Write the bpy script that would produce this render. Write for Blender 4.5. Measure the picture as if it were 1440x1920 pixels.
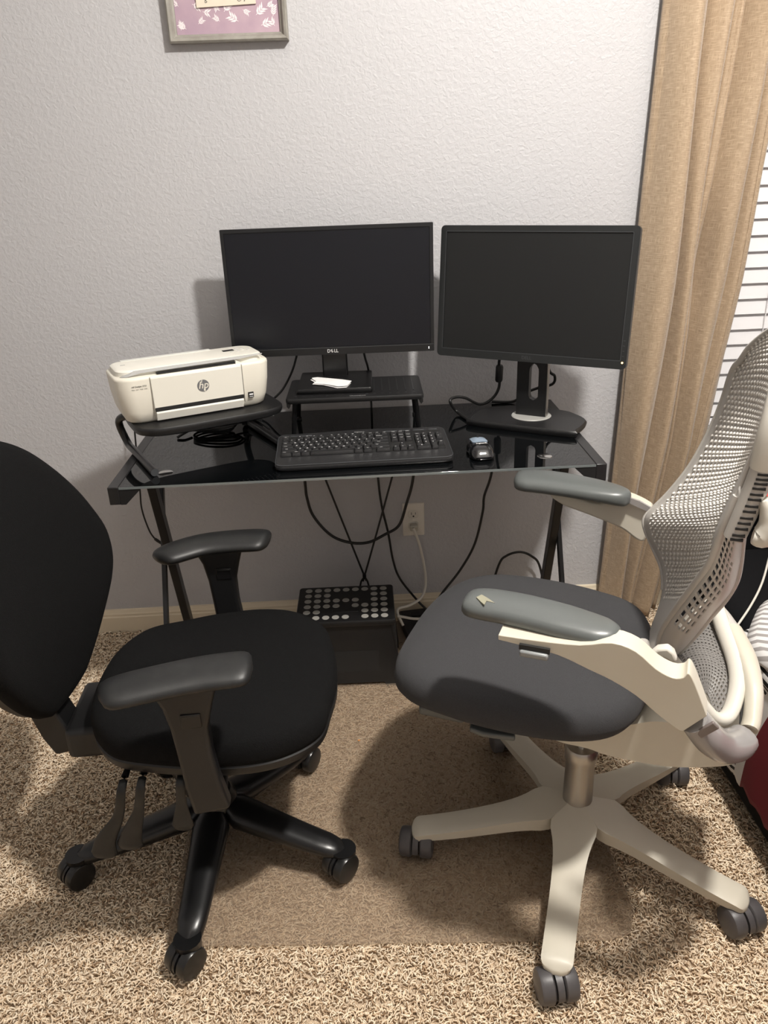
import bpy, bmesh, math, random
import numpy as np
from mathutils import Vector, Matrix
random.seed(7)
for o in list(bpy.data.objects): bpy.data.objects.remove(o)
S = bpy.context.scene
COL = S.collection
PI = math.pi

# ------------------------------------------------------------------ camera, world, light, exposure
CAM = dict(D=2.314030614487458, H=1.4088224346243405, yaw=0.02998333325626297,
           pitch=0.415250305834029, roll=-0.03762252722815905, f=1480.7316985289588)
def _axes():
    y, p, r = CAM['yaw'], CAM['pitch'], CAM['roll']
    F = Vector((math.sin(y)*math.cos(p), math.cos(y)*math.cos(p), -math.sin(p)))
    R0 = Vector((math.cos(y), -math.sin(y), 0)); U0 = R0.cross(F)
    c, s = math.cos(r), math.sin(r)
    return F, c*R0 + s*U0, -s*R0 + c*U0
CF, CR, CU = _axes()
CO = Vector((0, -CAM['D'], CAM['H']))
cd = bpy.data.cameras.new('camera'); cam = bpy.data.objects.new('camera', cd); COL.objects.link(cam)
cam.matrix_world = Matrix(((CR.x, CU.x, -CF.x, CO.x), (CR.y, CU.y, -CF.y, CO.y), (CR.z, CU.z, -CF.z, CO.z), (0, 0, 0, 1)))
cd.sensor_fit = 'VERTICAL'; cd.sensor_height = 24.0; cd.lens = CAM['f']*24.0/1920.0
cd.clip_start = 0.02; cd.clip_end = 50
S.camera = cam
S.view_settings.view_transform = 'Standard'; S.view_settings.look = 'None'
S.view_settings.gamma = 1.0; S.view_settings.use_curve_mapping = False
S.view_settings.exposure = 0.0
W = bpy.data.worlds.new('night'); S.world = W; W.use_nodes = True
W.node_tree.nodes['Background'].inputs[0].default_value = (0.02, 0.025, 0.04, 1)
W.node_tree.nodes['Background'].inputs[1].default_value = 0.3
LIGHT_POS = (0.68, -1.50, 2.60)
def lamp(name, loc, power, radius, col, parent=None):
    l = bpy.data.lights.new(name, 'POINT'); l.energy = power; l.shadow_soft_size = radius; l.color = col
    o = bpy.data.objects.new(name, l); COL.objects.link(o); o.location = loc
    if parent: o.parent = parent
    return o
LAMP_POWER = 101; LAMP_DOWN = 34; LAMP_COL = (1.0, 0.955, 0.895)

# ------------------------------------------------------------------ pixel -> point on a plane
def ray(px): return CF + CR*((px[0]-720)/CAM['f']) + CU*((960-px[1])/CAM['f'])
class Frame:
    def __init__(s, x=0, y=0, deg=0, z=0):
        s.o = Vector((x, y, z)); s.a = math.radians(deg); s.R = Matrix.Rotation(s.a, 3, 'Z'); s.Ri = s.R.transposed()
    def at(s, px, ax, v):
        o = s.Ri @ (CO - s.o); d = s.Ri @ ray(px); t = (v - o[ax])/d[ax]
        return o + d*t
WORLD = Frame()
def at(px, ax, v): return WORLD.at(px, ax, v)

# ------------------------------------------------------------------ materials
def node(nt, t, **kw):
    n = nt.nodes.new(t)
    for k, v in kw.items(): setattr(n, k, v)
    return n
def mat(name, col, rough=0.5, metal=0.0, spec=0.5, bump=None, var=None, coat=0, sheen=0, trans=0, ior=None, emit=None):
    """bump=(scale,strength,distance) noise bump; var=(scale, colour2, lo, hi) noise mix of a second colour"""
    m = bpy.data.materials.new(name); m.use_nodes = True; nt = m.node_tree
    b = nt.nodes['Principled BSDF']; b.inputs['Base Color'].default_value = (*col, 1)
    b.inputs['Roughness'].default_value = rough; b.inputs['Metallic'].default_value = metal
    b.inputs['Specular IOR Level'].default_value = spec
    if coat: b.inputs['Coat Weight'].default_value = coat
    if sheen: b.inputs['Sheen Weight'].default_value = sheen
    if trans: b.inputs['Transmission Weight'].default_value = trans
    if ior: b.inputs['IOR'].default_value = ior
    if emit:
        b.inputs['Emission Color'].default_value = (*emit[0], 1); b.inputs['Emission Strength'].default_value = emit[1]
    tc = node(nt, 'ShaderNodeTexCoord')
    if bump:
        n = node(nt, 'ShaderNodeTexNoise'); n.inputs['Scale'].default_value = bump[0]; n.inputs['Detail'].default_value = 3
        nt.links.new(tc.outputs['Object'], n.inputs['Vector'])
        bp = node(nt, 'ShaderNodeBump'); bp.inputs['Strength'].default_value = bump[1]; bp.inputs['Distance'].default_value = bump[2]
        nt.links.new(n.outputs['Fac'], bp.inputs['Height']); nt.links.new(bp.outputs['Normal'], b.inputs['Normal'])
    if var:
        n = node(nt, 'ShaderNodeTexNoise'); n.inputs['Scale'].default_value = var[0]; n.inputs['Detail'].default_value = 4
        nt.links.new(tc.outputs['Object'], n.inputs['Vector'])
        r = node(nt, 'ShaderNodeValToRGB'); r.color_ramp.elements[0].position = var[2]; r.color_ramp.elements[1].position = var[3]
        r.color_ramp.elements[0].color = (*col, 1); r.color_ramp.elements[1].color = (*var[1], 1)
        nt.links.new(n.outputs['Fac'], r.inputs['Fac']); nt.links.new(r.outputs['Color'], b.inputs['Base Color'])
    return m
def weave(name, c1, c2, scale=900, rough=0.9, strength=0.4, sheen=0.1):
    """woven cloth: two crossed wave textures for the threads"""
    m = bpy.data.materials.new(name); m.use_nodes = True; nt = m.node_tree; b = nt.nodes['Principled BSDF']
    b.inputs['Roughness'].default_value = rough; b.inputs['Specular IOR Level'].default_value = 0.14
    b.inputs['Sheen Weight'].default_value = sheen
    tc = node(nt, 'ShaderNodeTexCoord'); vo = node(nt, 'ShaderNodeTexVoronoi'); vo.inputs['Scale'].default_value = scale
    nt.links.new(tc.outputs['Object'], vo.inputs['Vector'])
    r = node(nt, 'ShaderNodeValToRGB'); r.color_ramp.elements[0].color = (*c2, 1); r.color_ramp.elements[1].color = (*c1, 1)
    r.color_ramp.elements[1].position = 0.6
    nt.links.new(vo.outputs['Distance'], r.inputs['Fac']); nt.links.new(r.outputs['Color'], b.inputs['Base Color'])
    bp = node(nt, 'ShaderNodeBump'); bp.inputs['Strength'].default_value = strength; bp.inputs['Distance'].default_value = 0.001
    nt.links.new(vo.outputs['Distance'], bp.inputs['Height']); nt.links.new(bp.outputs['Normal'], b.inputs['Normal'])
    return m
M = {}
M['black_plastic'] = mat('black_plastic', (.007, .007, .0075), .42, bump=(900, .12, .0006))
M['black_satin'] = mat('black_satin', (.006, .006, .0065), .3, bump=(1200, .05, .0004))
M['arm_rubber'] = mat('black_arm_rubber', (.011, .0115, .012), .46, bump=(1400, .15, .0005), var=(30, (.018, .0185, .0185), .45, .75))
M['black_fabric'] = weave('black_fabric', (.0065, .0065, .0068), (.0022, .0022, .0022), 700, .95, .6, 0)
M['grey_fabric'] = weave('grey_fabric', (.052, .052, .055), (.028, .028, .030), 1100, .95, .4, .05)
M['black_metal'] = mat('black_metal', (.014, .014, .015), .32, bump=(600, .08, .0004))
M['glass_black'] = mat('black_glass', (.0025, .003, .0035), .015, spec=.62)
M['glass_edge'] = mat('glass_edge', (.16, .18, .18), .12, spec=.8)
M['chrome'] = mat('brushed_chrome', (.75, .74, .72), .18, 1.0)
M['steel'] = mat('brushed_steel', (.42, .40, .37), .34, .9, bump=(300, .05, .0003))
M['screen1'] = mat('dark_screen', (.0045, .0053, .0085), .32, spec=.42)
M['screen2'] = mat('matte_dark_screen', (.0095, .0102, .0105), .42, spec=.42)
M['bezel'] = mat('dark_bezel', (.009, .0095, .0105), .34, bump=(1500, .1, .0003))
M['bezel2'] = mat('charcoal_bezel', (.014, .0155, .016), .4, bump=(1500, .15, .0003))
M['bezel_line'] = mat('bezel_line', (.055, .058, .062), .3)
M['ink_white'] = mat('white_print', (.72, .72, .72), .6)
M['ink_grey'] = mat('grey_print', (.33, .33, .33), .6)
M['ink_dark'] = mat('dark_print', (.04, .038, .035), .6)
M['printer_white'] = mat('printer_cream_white', (.80, .765, .665), .38, bump=(1500, .05, .0003))
M['printer_top'] = mat('printer_white_lid', (.84, .82, .74), .3)
M['printer_grey'] = mat('printer_grey_trim', (.40, .40, .39), .4)
M['dark_slot'] = mat('dark_slot', (.01, .01, .01), .6)
M['logo_grey'] = mat('logo_grey', (.16, .16, .165), .35)
M['cream'] = mat('cream_plastic', (.61, .575, .485), .42, bump=(1200, .06, .0003), var=(6, (.56, .515, .42), .4, .8))
M['chair_grey'] = mat('warm_grey_plastic', (.50, .475, .44), .38, bump=(900, .06, .0003))
M['mesh_grey'] = mat('back_mesh_grey', (.56, .53, .49), .33, spec=.6)
M['arm_grey'] = mat('blue_grey_rubber', (.104, .113, .111), .34, bump=(1400, .08, .0004))
M['clear_grey'] = mat('translucent_grey_plastic', (.29, .278, .272), .22, coat=.15, spec=.5)
M['caster_grey'] = mat('grey_caster', (.075, .070, .072), .42, bump=(700, .1, .0004))
M['caster_black'] = mat('black_caster', (.010, .010, .010), .28)
M['cable'] = mat('black_cable', (.008, .008, .008), .4)
M['cable_white'] = mat('white_cable', (.70, .67, .60), .45)
M['outlet'] = mat('outlet_white', (.80, .76, .68), .35)
M['paper'] = mat('white_paper', (.88, .88, .87), .7, bump=(60, .3, .002))
M['trim'] = mat('baseboard_cream', (.80, .70, .53), .45)
M['ceiling'] = mat('ceiling_white', (.82, .81, .79), .9, bump=(120, .3, .002))
M['mouse_blue'] = mat('mouse_silver_blue', (.36, .45, .56), .28, .35)
M['gloss_black'] = mat('gloss_black', (.006, .006, .007), .12, coat=.6)
M['led_white'] = mat('white_led', (1, 1, 1), .5, emit=((1, 1, 1), 1.5))
M['led_amber'] = mat('amber_led', (1, .6, .2), .5, emit=((1, .65, .25), 5))
M['bed_black'] = mat('black_upholstery', (.0028, .0028, .0036), .95, spec=.2, bump=(400, .3, .0008))
M['blind'] = mat('blind_white', (.80, .79, .80), .45, bump=(40, .03, .0005))
M['coral'] = mat('coral_cloth', (.78, .16, .13), .8, bump=(300, .3, .001))
M['dark_wood'] = mat('dark_wood', (.05, .03, .018), .5, bump=(60, .2, .001))
M['orange_bit'] = mat('orange_bit', (.75, .33, .10), .6)
M['scuff'] = mat('scuffed_patch', (.27, .26, .19), .7)
M['window_glass'] = mat('window_glass', (.9, .95, 1), .02, trans=1.0, ior=1.45)
M['vinyl'] = mat('white_vinyl', (.8, .8, .79), .4)
M['wood_grey'] = None
def m_wall():
    m = bpy.data.materials.new('orange_peel_wall'); m.use_nodes = True; nt = m.node_tree; b = nt.nodes['Principled BSDF']
    b.inputs['Base Color'].default_value = (.525, .522, .536, 1); b.inputs['Roughness'].default_value = .55
    b.inputs['Specular IOR Level'].default_value = .3
    tc = node(nt, 'ShaderNodeTexCoord'); n = node(nt, 'ShaderNodeTexNoise'); n.inputs['Scale'].default_value = 90
    n.inputs['Detail'].default_value = 4; n.inputs['Roughness'].default_value = .55; n.inputs['Distortion'].default_value = .6
    nt.links.new(tc.outputs['Object'], n.inputs['Vector'])
    r = node(nt, 'ShaderNodeValToRGB'); r.color_ramp.elements[0].position = .38; r.color_ramp.elements[1].position = .66
    nt.links.new(n.outputs['Fac'], r.inputs['Fac'])
    bp = node(nt, 'ShaderNodeBump'); bp.inputs['Strength'].default_value = .4; bp.inputs['Distance'].default_value = .002
    nt.links.new(r.outputs['Color'], bp.inputs['Height']); nt.links.new(bp.outputs['Normal'], b.inputs['Normal'])
    return m
M['wall'] = m_wall()
def m_pile():
    m = bpy.data.materials.new('frieze_pile'); m.use_nodes = True; nt = m.node_tree; b = nt.nodes['Principled BSDF']
    b.inputs['Roughness'].default_value = .9; b.inputs['Specular IOR Level'].default_value = .15
    g = node(nt, 'ShaderNodeNewGeometry'); r = node(nt, 'ShaderNodeValToRGB'); cr = r.color_ramp
    cr.elements[0].position = 0; cr.elements[0].color = (.33, .215, .13, 1)
    cr.elements[1].position = 1; cr.elements[1].color = (.96, .84, .67, 1)
    e = cr.elements.new(.10); e.color = (.56, .41, .27, 1)
    e = cr.elements.new(.35); e.color = (.84, .68, .50, 1)
    nt.links.new(g.outputs['Random Per Island'], r.inputs['Fac']); nt.links.new(r.outputs['Color'], b.inputs['Base Color'])
    return m
M['pile'] = m_pile()
M['carpet_base'] = mat('carpet_base', (.66, .50, .34), .95, bump=(220, 1.0, .01), var=(260, (.85, .68, .50), .4, .6))
def m_curtain():
    m = bpy.data.materials.new('tan_slub_fabric'); m.use_nodes = True; nt = m.node_tree; b = nt.nodes['Principled BSDF']
    b.inputs['Roughness'].default_value = .62; b.inputs['Sheen Weight'].default_value = .25; b.inputs['Specular IOR Level'].default_value = .35
    tc = node(nt, 'ShaderNodeTexCoord')
    def nz(sc):
        mp = node(nt, 'ShaderNodeMapping'); mp.inputs['Scale'].default_value = sc
        n = node(nt, 'ShaderNodeTexNoise'); n.inputs['Scale'].default_value = 1; n.inputs['Detail'].default_value = 4
        nt.links.new(tc.outputs['UV'], mp.inputs['Vector']); nt.links.new(mp.outputs['Vector'], n.inputs['Vector']); return n
    a, c = nz((30, 480, 1)), nz((700, 40, 1))
    mx = node(nt, 'ShaderNodeMath', operation='MAXIMUM'); nt.links.new(a.outputs['Fac'], mx.inputs[0]); nt.links.new(c.outputs['Fac'], mx.inputs[1])
    r = node(nt, 'ShaderNodeValToRGB'); r.color_ramp.elements[0].position = .42; r.color_ramp.elements[1].position = .75
    r.color_ramp.elements[0].color = (.30, .215, .135, 1); r.color_ramp.elements[1].color = (.56, .43, .30, 1)
    nt.links.new(mx.outputs[0], r.inputs['Fac']); nt.links.new(r.outputs['Color'], b.inputs['Base Color'])
    bp = node(nt, 'ShaderNodeBump'); bp.inputs['Strength'].default_value = .35; bp.inputs['Distance'].default_value = .001
    nt.links.new(mx.outputs[0], bp.inputs['Height']); nt.links.new(bp.outputs['Normal'], b.inputs['Normal'])
    return m
M['curtain'] = m_curtain()
def m_mat():
    m = bpy.data.materials.new('clear_vinyl'); m.use_nodes = True; nt = m.node_tree; nt.nodes.remove(nt.nodes['Principled BSDF'])
    out = nt.nodes['Material Output']; tr = node(nt, 'ShaderNodeBsdfTransparent'); tr.inputs[0].default_value = (.95, .94, .92, 1)
    gl = node(nt, 'ShaderNodeBsdfGlossy'); gl.inputs['Roughness'].default_value = .42; gl.inputs[0].default_value = (.9, .85, .8, 1)
    df = node(nt, 'ShaderNodeBsdfDiffuse'); df.inputs[0].default_value = (.44, .345, .26, 1)
    fr = node(nt, 'ShaderNodeFresnel'); fr.inputs[0].default_value = 1.16
    m0 = node(nt, 'ShaderNodeMixShader'); m0.inputs[0].default_value = .24
    nt.links.new(tr.outputs[0], m0.inputs[1]); nt.links.new(df.outputs[0], m0.inputs[2])
    mx = node(nt, 'ShaderNodeMixShader'); nt.links.new(fr.outputs[0], mx.inputs[0]); nt.links.new(m0.outputs[0], mx.inputs[1]); nt.links.new(gl.outputs[0], mx.inputs[2])
    nt.links.new(mx.outputs[0], out.inputs[0]); return m
M['mat'] = m_mat()
def m_stripes(name, c1, c2, period, ratio, red=False, axis='V'):
    m = bpy.data.materials.new(name); m.use_nodes = True; nt = m.node_tree; b = nt.nodes['Principled BSDF']
    b.inputs['Roughness'].default_value = .85
    tc = node(nt, 'ShaderNodeTexCoord'); sp = node(nt, 'ShaderNodeSeparateXYZ'); nt.links.new(tc.outputs['UV'], sp.inputs[0])
    n = node(nt, 'ShaderNodeTexNoise'); n.inputs['Scale'].default_value = 3.0; nt.links.new(tc.outputs['UV'], n.inputs['Vector'])
    ma = node(nt, 'ShaderNodeMath', operation='MULTIPLY_ADD'); ma.inputs[1].default_value = .03
    nt.links.new(n.outputs['Fac'], ma.inputs[0]); nt.links.new(sp.outputs[1 if axis == 'V' else 0], ma.inputs[2])
    d = node(nt, 'ShaderNodeMath', operation='DIVIDE'); d.inputs[1].default_value = period; nt.links.new(ma.outputs[0], d.inputs[0])
    f = node(nt, 'ShaderNodeMath', operation='FRACT'); nt.links.new(d.outputs[0], f.inputs[0])
    g = node(nt, 'ShaderNodeMath', operation='GREATER_THAN'); g.inputs[1].default_value = ratio; nt.links.new(f.outputs[0], g.inputs[0])
    mx = node(nt, 'ShaderNodeMix', data_type='RGBA'); mx.inputs[6].default_value = (*c1, 1); mx.inputs[7].default_value = (*c2, 1)
    nt.links.new(g.outputs[0], mx.inputs[0]); last = mx.outputs[2]
    if red:
        # printed panels along the drop (U): black stripes, then a plain white band, then dark red
        def band(lo, col, last):
            gt = node(nt, 'ShaderNodeMath', operation='GREATER_THAN'); gt.inputs[1].default_value = lo
            sm = node(nt, 'ShaderNodeMath', operation='MULTIPLY_ADD'); sm.inputs[1].default_value = -.30
            nt.links.new(sp.outputs[1], sm.inputs[0]); nt.links.new(sp.outputs[0], sm.inputs[2])
            nt.links.new(sm.outputs[0], gt.inputs[0])
            k = node(nt, 'ShaderNodeMix', data_type='RGBA'); nt.links.new(gt.outputs[0], k.inputs[0])
            nt.links.new(last, k.inputs[6]); k.inputs[7].default_value = (*col, 1); return k.outputs[2]
        last = band(.118, (.72, .71, .70), last); last = band(.158, (.15, .0055, .014), last)
    nt.links.new(last, b.inputs['Base Color']); return m
M['comforter'] = m_stripes('striped_comforter', (.74, .73, .72), (.006, .006, .007), .0165, .5, True)
M['pillow'] = m_stripes('grey_striped_pillow', (.74, .73, .72), (.33, .31, .30), .0165, .55)

# ------------------------------------------------------------------ mesh building
class MB:
    def __init__(s): s.v = []; s.f = []; s.m = []; s.uv = None
    def add(s, vs, fs, mi=0):
        n = len(s.v); s.v += [tuple(x) for x in vs]; s.f += [tuple(i+n for i in f) for f in fs]; s.m += [mi]*len(fs); return s
    def box(s, c, d, mi=0, R=None, taper=1.0):
        vs = []
        for z in (-1, 1):
            k = taper if z > 0 else 1.0
            for x, y in ((-1, -1), (1, -1), (1, 1), (-1, 1)):
                p = Vector((x*d[0]/2*k, y*d[1]/2*k, z*d[2]/2))
                if R: p = R @ p
                vs.append(p + Vector(c))
        return s.add(vs, [(3, 2, 1, 0), (4, 5, 6, 7), (0, 1, 5, 4), (1, 2, 6, 5), (2, 3, 7, 6), (3, 0, 4, 7)], mi)
    def tube(s, pts, r, n=12, mi=0, sub=6, flat=1.0, up=None, caps=True):
        P = smooth(pts, sub) if sub > 1 else [Vector(p) for p in pts]
        k = len(P); rs = r if isinstance(r, (list, tuple)) else None
        ref = Vector(up) if up else None; rings = []
        t0 = (P[1]-P[0]).normalized(); a = ref or (Vector((0, 0, 1)) if abs(t0.z) < .9 else Vector((1, 0, 0)))
        for i in range(k):
            t = (P[min(i+1, k-1)] - P[max(i-1, 0)]).normalized()
            b = t.cross(a)
            if b.length < 1e-5: b = t.orthogonal()
            b.normalize(); c = b.cross(t).normalized()
            if not ref: a = c
            if rs:
                q = i/(k-1)*(len(rs)-1); j = min(int(q), len(rs)-2); rr = rs[j] + (rs[j+1]-rs[j])*(q-j)
            else: rr = r
            rings.append([P[i] + b*math.cos(2*PI*j/n)*rr + c*math.sin(2*PI*j/n)*rr*flat for j in range(n)])
        return s.loft(rings, mi, caps)
    def loft(s, rings, mi=0, caps=True, closed=True):
        n = len(rings[0]); vs = [p for r in rings for p in r]; fs = []
        for i in range(len(rings)-1):
            for j in range(n if closed else n-1):
                a, b = i*n+j, i*n+(j+1) % n; fs.append((a, b, b+n, a+n))
        if caps and closed:
            fs.append(tuple(range(n-1, -1, -1))); fs.append(tuple(range((len(rings)-1)*n, len(rings)*n)))
        return s.add(vs, fs, mi)
    def lathe(s, prof, n=32, mi=0, T=None):
        T = T or Matrix.Identity(4)
        rings = [[T @ Vector((max(r, 1e-5)*math.cos(2*PI*j/n), max(r, 1e-5)*math.sin(2*PI*j/n), z)) for j in range(n)] for r, z in prof]
        return s.loft(rings, mi)
    def prism(s, pts, d, mi=0):
        """pts: 3-D closed outline; d: extrusion vector"""
        n = len(pts); A = [Vector(p) for p in pts]; B = [p + Vector(d) for p in A]
        return s.add(A+B, [tuple(range(n-1, -1, -1)), tuple(range(n, 2*n))] + [(i, (i+1) % n, n+(i+1) % n, n+i) for i in range(n)], mi)
    def grid(s, rows, mi=0):
        n = len(rows[0]); vs = [p for r in rows for p in r]
        return s.add(vs, [(i*n+j, i*n+j+1, (i+1)*n+j+1, (i+1)*n+j) for i in range(len(rows)-1) for j in range(n-1)], mi)
    def build(s, name, mats, parent=None, smooth_=True, bevel=0, seg=2, sub=0, solid=0, off=0, ang=40):
        me = bpy.data.meshes.new(name); me.from_pydata(s.v, [], s.f)
        if not isinstance(mats, (list, tuple)): mats = [mats]
        for m in mats: me.materials.append(M[m] if isinstance(m, str) else m)
        me.polygons.foreach_set('material_index', s.m)
        bm = bmesh.new(); bm.from_mesh(me); bmesh.ops.recalc_face_normals(bm, faces=bm.faces); bm.to_mesh(me); bm.free()
        if smooth_:
            me.polygons.foreach_set('use_smooth', [True]*len(me.polygons))
            if not sub: me.set_sharp_from_angle(angle=math.radians(ang))
        o = bpy.data.objects.new(name, me); COL.objects.link(o)
        if parent: o.parent = parent
        if solid:
            q = o.modifiers.new('solidify', 'SOLIDIFY'); q.thickness = solid; q.offset = off
        if bevel:
            q = o.modifiers.new('bevel', 'BEVEL'); q.width = bevel; q.segments = seg; q.limit_method = 'ANGLE'; q.angle_limit = math.radians(35)
        if sub:
            q = o.modifiers.new('subdivision', 'SUBSURF'); q.levels = sub; q.render_levels = sub
        return o
def smooth(pts, sub=6):
    P = [Vector(p) for p in pts]
    if len(P) < 3: return P
    out = []
    for i in range(len(P)-1):
        a, b, c, d = P[max(i-1, 0)], P[i], P[i+1], P[min(i+2, len(P)-1)]
        for k in range(sub):
            t = k/sub
            out.append(.5*((2*b) + (c-a)*t + (2*a-5*b+4*c-d)*t*t + (3*b-a-3*c+d)*t**3))
    out.append(P[-1]); return out
def smooth_closed(pts, sub=6):
    P = [Vector(p) for p in pts]; n = len(P); out = []
    for i in range(n):
        a, b, c, d = P[i-1], P[i], P[(i+1) % n], P[(i+2) % n]
        for k in range(sub):
            t = k/sub
            out.append(.5*((2*b) + (c-a)*t + (2*a-5*b+4*c-d)*t*t + (3*b-a-3*c+d)*t**3))
    return out
def rrect(w, h, r, n=6, cx=0, cy=0):
    out = []
    for sx, sy, a0 in ((1, 1, 0), (-1, 1, PI/2), (-1, -1, PI), (1, -1, 3*PI/2)):
        for k in range(n+1):
            a = a0 + k/n*PI/2
            out.append((cx + sx*(w/2-r) + r*math.cos(a), cy + sy*(h/2-r) + r*math.sin(a)))
    return out
def superell(a, b, n, k=64, cx=0, cy=0):
    out = []
    for i in range(k):
        t = 2*PI*i/k; c, s_ = math.cos(t), math.sin(t)
        out.append((cx + a*math.copysign(abs(c)**(2/n), c), cy + b*math.copysign(abs(s_)**(2/n), s_)))
    return out
def cushion(outline, prof, zf=None, T=None):
    """rings of one outline scaled about its centroid; prof = [(scale, z)]"""
    cx = sum(p[0] for p in outline)/len(outline); cy = sum(p[1] for p in outline)/len(outline); rings = []
    for k, z in prof:
        r = []
        for x, y in outline:
            q = Vector((cx+(x-cx)*k, cy+(y-cy)*k, z))
            if zf: q.z += zf(q.x, q.y, z)
            r.append(T @ q if T else q)
        rings.append(r)
    return MB().loft(rings)
def empty(name, loc, deg, label, cat, group=None):
    o = bpy.data.objects.new(name, None); COL.objects.link(o); o.location = loc; o.rotation_euler = (0, 0, math.radians(deg))
    o.empty_display_size = .05; return tag(o, label, cat, group)
def tag(o, label=None, cat=None, group=None, kind=None):
    if label: o['label'] = label
    if cat: o['category'] = cat
    if group: o['group'] = group
    if kind: o['kind'] = kind
    return o
_glyph = {}
def text_polys(txt, size=1.0, bold=0.0, shear=0):
    key = (txt, bold, shear)
    if key not in _glyph:
        c = bpy.data.curves.new('t', 'FONT'); c.body = txt; c.size = 1; c.align_x = 'CENTER'; c.align_y = 'CENTER'
        c.offset = bold; c.shear = shear; c.resolution_u = 3
        o = bpy.data.objects.new('t', c); COL.objects.link(o); bpy.context.view_layer.update()
        me = o.to_mesh(); _glyph[key] = ([tuple(v.co) for v in me.vertices], [tuple(p.vertices) for p in me.polygons])
        o.to_mesh_clear(); bpy.data.objects.remove(o); bpy.data.curves.remove(c)
    v, f = _glyph[key]; return [(x*size, y*size, z*size) for x, y, z in v], f
def add_text(mb, txt, size, T, mi=0, bold=0.0, shear=0, sx=1.0):
    v, f = text_polys(txt, size, bold, shear)
    n = len(mb.v); mb.v += [tuple(T @ Vector((x*sx, y, 0))) for x, y, z in v]; mb.f += [tuple(i+n for i in q) for q in f]; mb.m += [mi]*len(f)
def TM(origin, xdir, ydir):
    x = Vector(xdir).normalized(); y = Vector(ydir).normalized(); z = x.cross(y).normalized()
    return Matrix(((x.x, y.x, z.x, origin[0]), (x.y, y.y, z.y, origin[1]), (x.z, y.z, z.z, origin[2]), (0, 0, 0, 1)))
def cable(name, pts, r, m, label, cat='cable', group=None, sub=8):
    o = MB().tube(pts, r, 10, 0, sub).build(name, m); return tag(o, label, cat, group)
def perf_patch(rows, hu=.62, hv=.5, stagger=True):
    """a skin of perforated cells: rows = grid of points; each cell gets a hexagon-like hole.  returns MB"""
    nr, nc = len(rows), len(rows[0]); mb = MB()
    def S_(u, v):
        u = min(max(u, 0), nr-1.0001); v = min(max(v, 0), nc-1.0001); i, j = int(u), int(v); a, b = u-i, v-j
        return (rows[i][j]*(1-a)*(1-b) + rows[i+1][j]*a*(1-b) + rows[i][j+1]*(1-a)*b + rows[i+1][j+1]*a*b)
    cells = []
    for i in range(nr-1):
        for j in range(nc-1):
            o = .0
            u0, u1, v0, v1 = i, i+1, j, j+1
            a, b = (1-hu)/2, (1-hv)/2
            outer = [(u0, v0), (u0, v1), (u1, v1), (u1, v0)]
            sh = .22 if (stagger and j % 2) else -.22 if stagger else 0
            inner = [(u0+a, v0+b), (u0+a, v1-b), (u1-a, v1-b), (u1-a, v0+b)]
            vs = [S_(*p) for p in outer] + [S_(*p) for p in inner]
            mb.add(vs, [(0, 1, 5, 4), (1, 2, 6, 5), (2, 3, 7, 6), (3, 0, 4, 7)])
    return mb
def weld(o, d=1e-5):
    bm = bmesh.new(); bm.from_mesh(o.data); bmesh.ops.remove_doubles(bm, verts=bm.verts, dist=d)
    bmesh.ops.recalc_face_normals(bm, faces=bm.faces); bm.to_mesh(o.data); bm.free(); return o

# ------------------------------------------------------------------ room shell
XL, XR, YF, ZC = -2.1, 2.5, -3.7, 3.00
WX0, WX1, WZ0, WZ1 = 1.03, 2.05, .62, 2.08
def struct(name, mb, m, **k): return tag(mb.build(name, m, **k), kind='structure')
b = MB()
b.box(((XL+WX0)/2, .06, ZC/2), (WX0-XL, .12, ZC)); b.box(((WX1+XR)/2, .06, ZC/2), (XR-WX1, .12, ZC))
b.box(((WX0+WX1)/2, .06, WZ0/2), (WX1-WX0, .12, WZ0)); b.box(((WX0+WX1)/2, .06, (ZC+WZ1)/2), (WX1-WX0, .12, ZC-WZ1))
struct('wall_back', b, 'wall', smooth_=False)
struct('wall_left', MB().box((XL-.06, YF/2, ZC/2), (.12, -YF, ZC)), 'wall', smooth_=False)
struct('wall_right', MB().box((XR+.06, YF/2, ZC/2), (.12, -YF, ZC)), 'wall', smooth_=False)
struct('wall_front', MB().box(((XL+XR)/2, YF-.06, ZC/2), (XR-XL+.24, .12, ZC)), 'wall', smooth_=False)
struct('ceiling', MB().box(((XL+XR)/2, YF/2, ZC+.05), (XR-XL, -YF, .1)), 'ceiling', smooth_=False)
struct('floor', MB().box(((XL+XR)/2, YF/2, -.052), (XR-XL, -YF, .1)), 'carpet_base', smooth_=False)
prof = [(0, 0), (-.014, 0), (-.014, .058), (-.0115, .062), (-.0115, .069), (-.009, .073), (-.006, .082), (0, .084)]
struct('baseboard_back', MB().prism([(XL, y, z) for y, z in prof], (XR-XL, 0, 0)), 'trim', smooth_=False)
struct('baseboard_left', MB().prism([(XL-y, YF, z) for y, z in prof], (0, -YF, 0)), 'trim', smooth_=False)
struct('baseboard_right', MB().prism([(XR+y, YF, z) for y, z in prof], (0, -YF, 0)), 'trim', smooth_=False)
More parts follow.
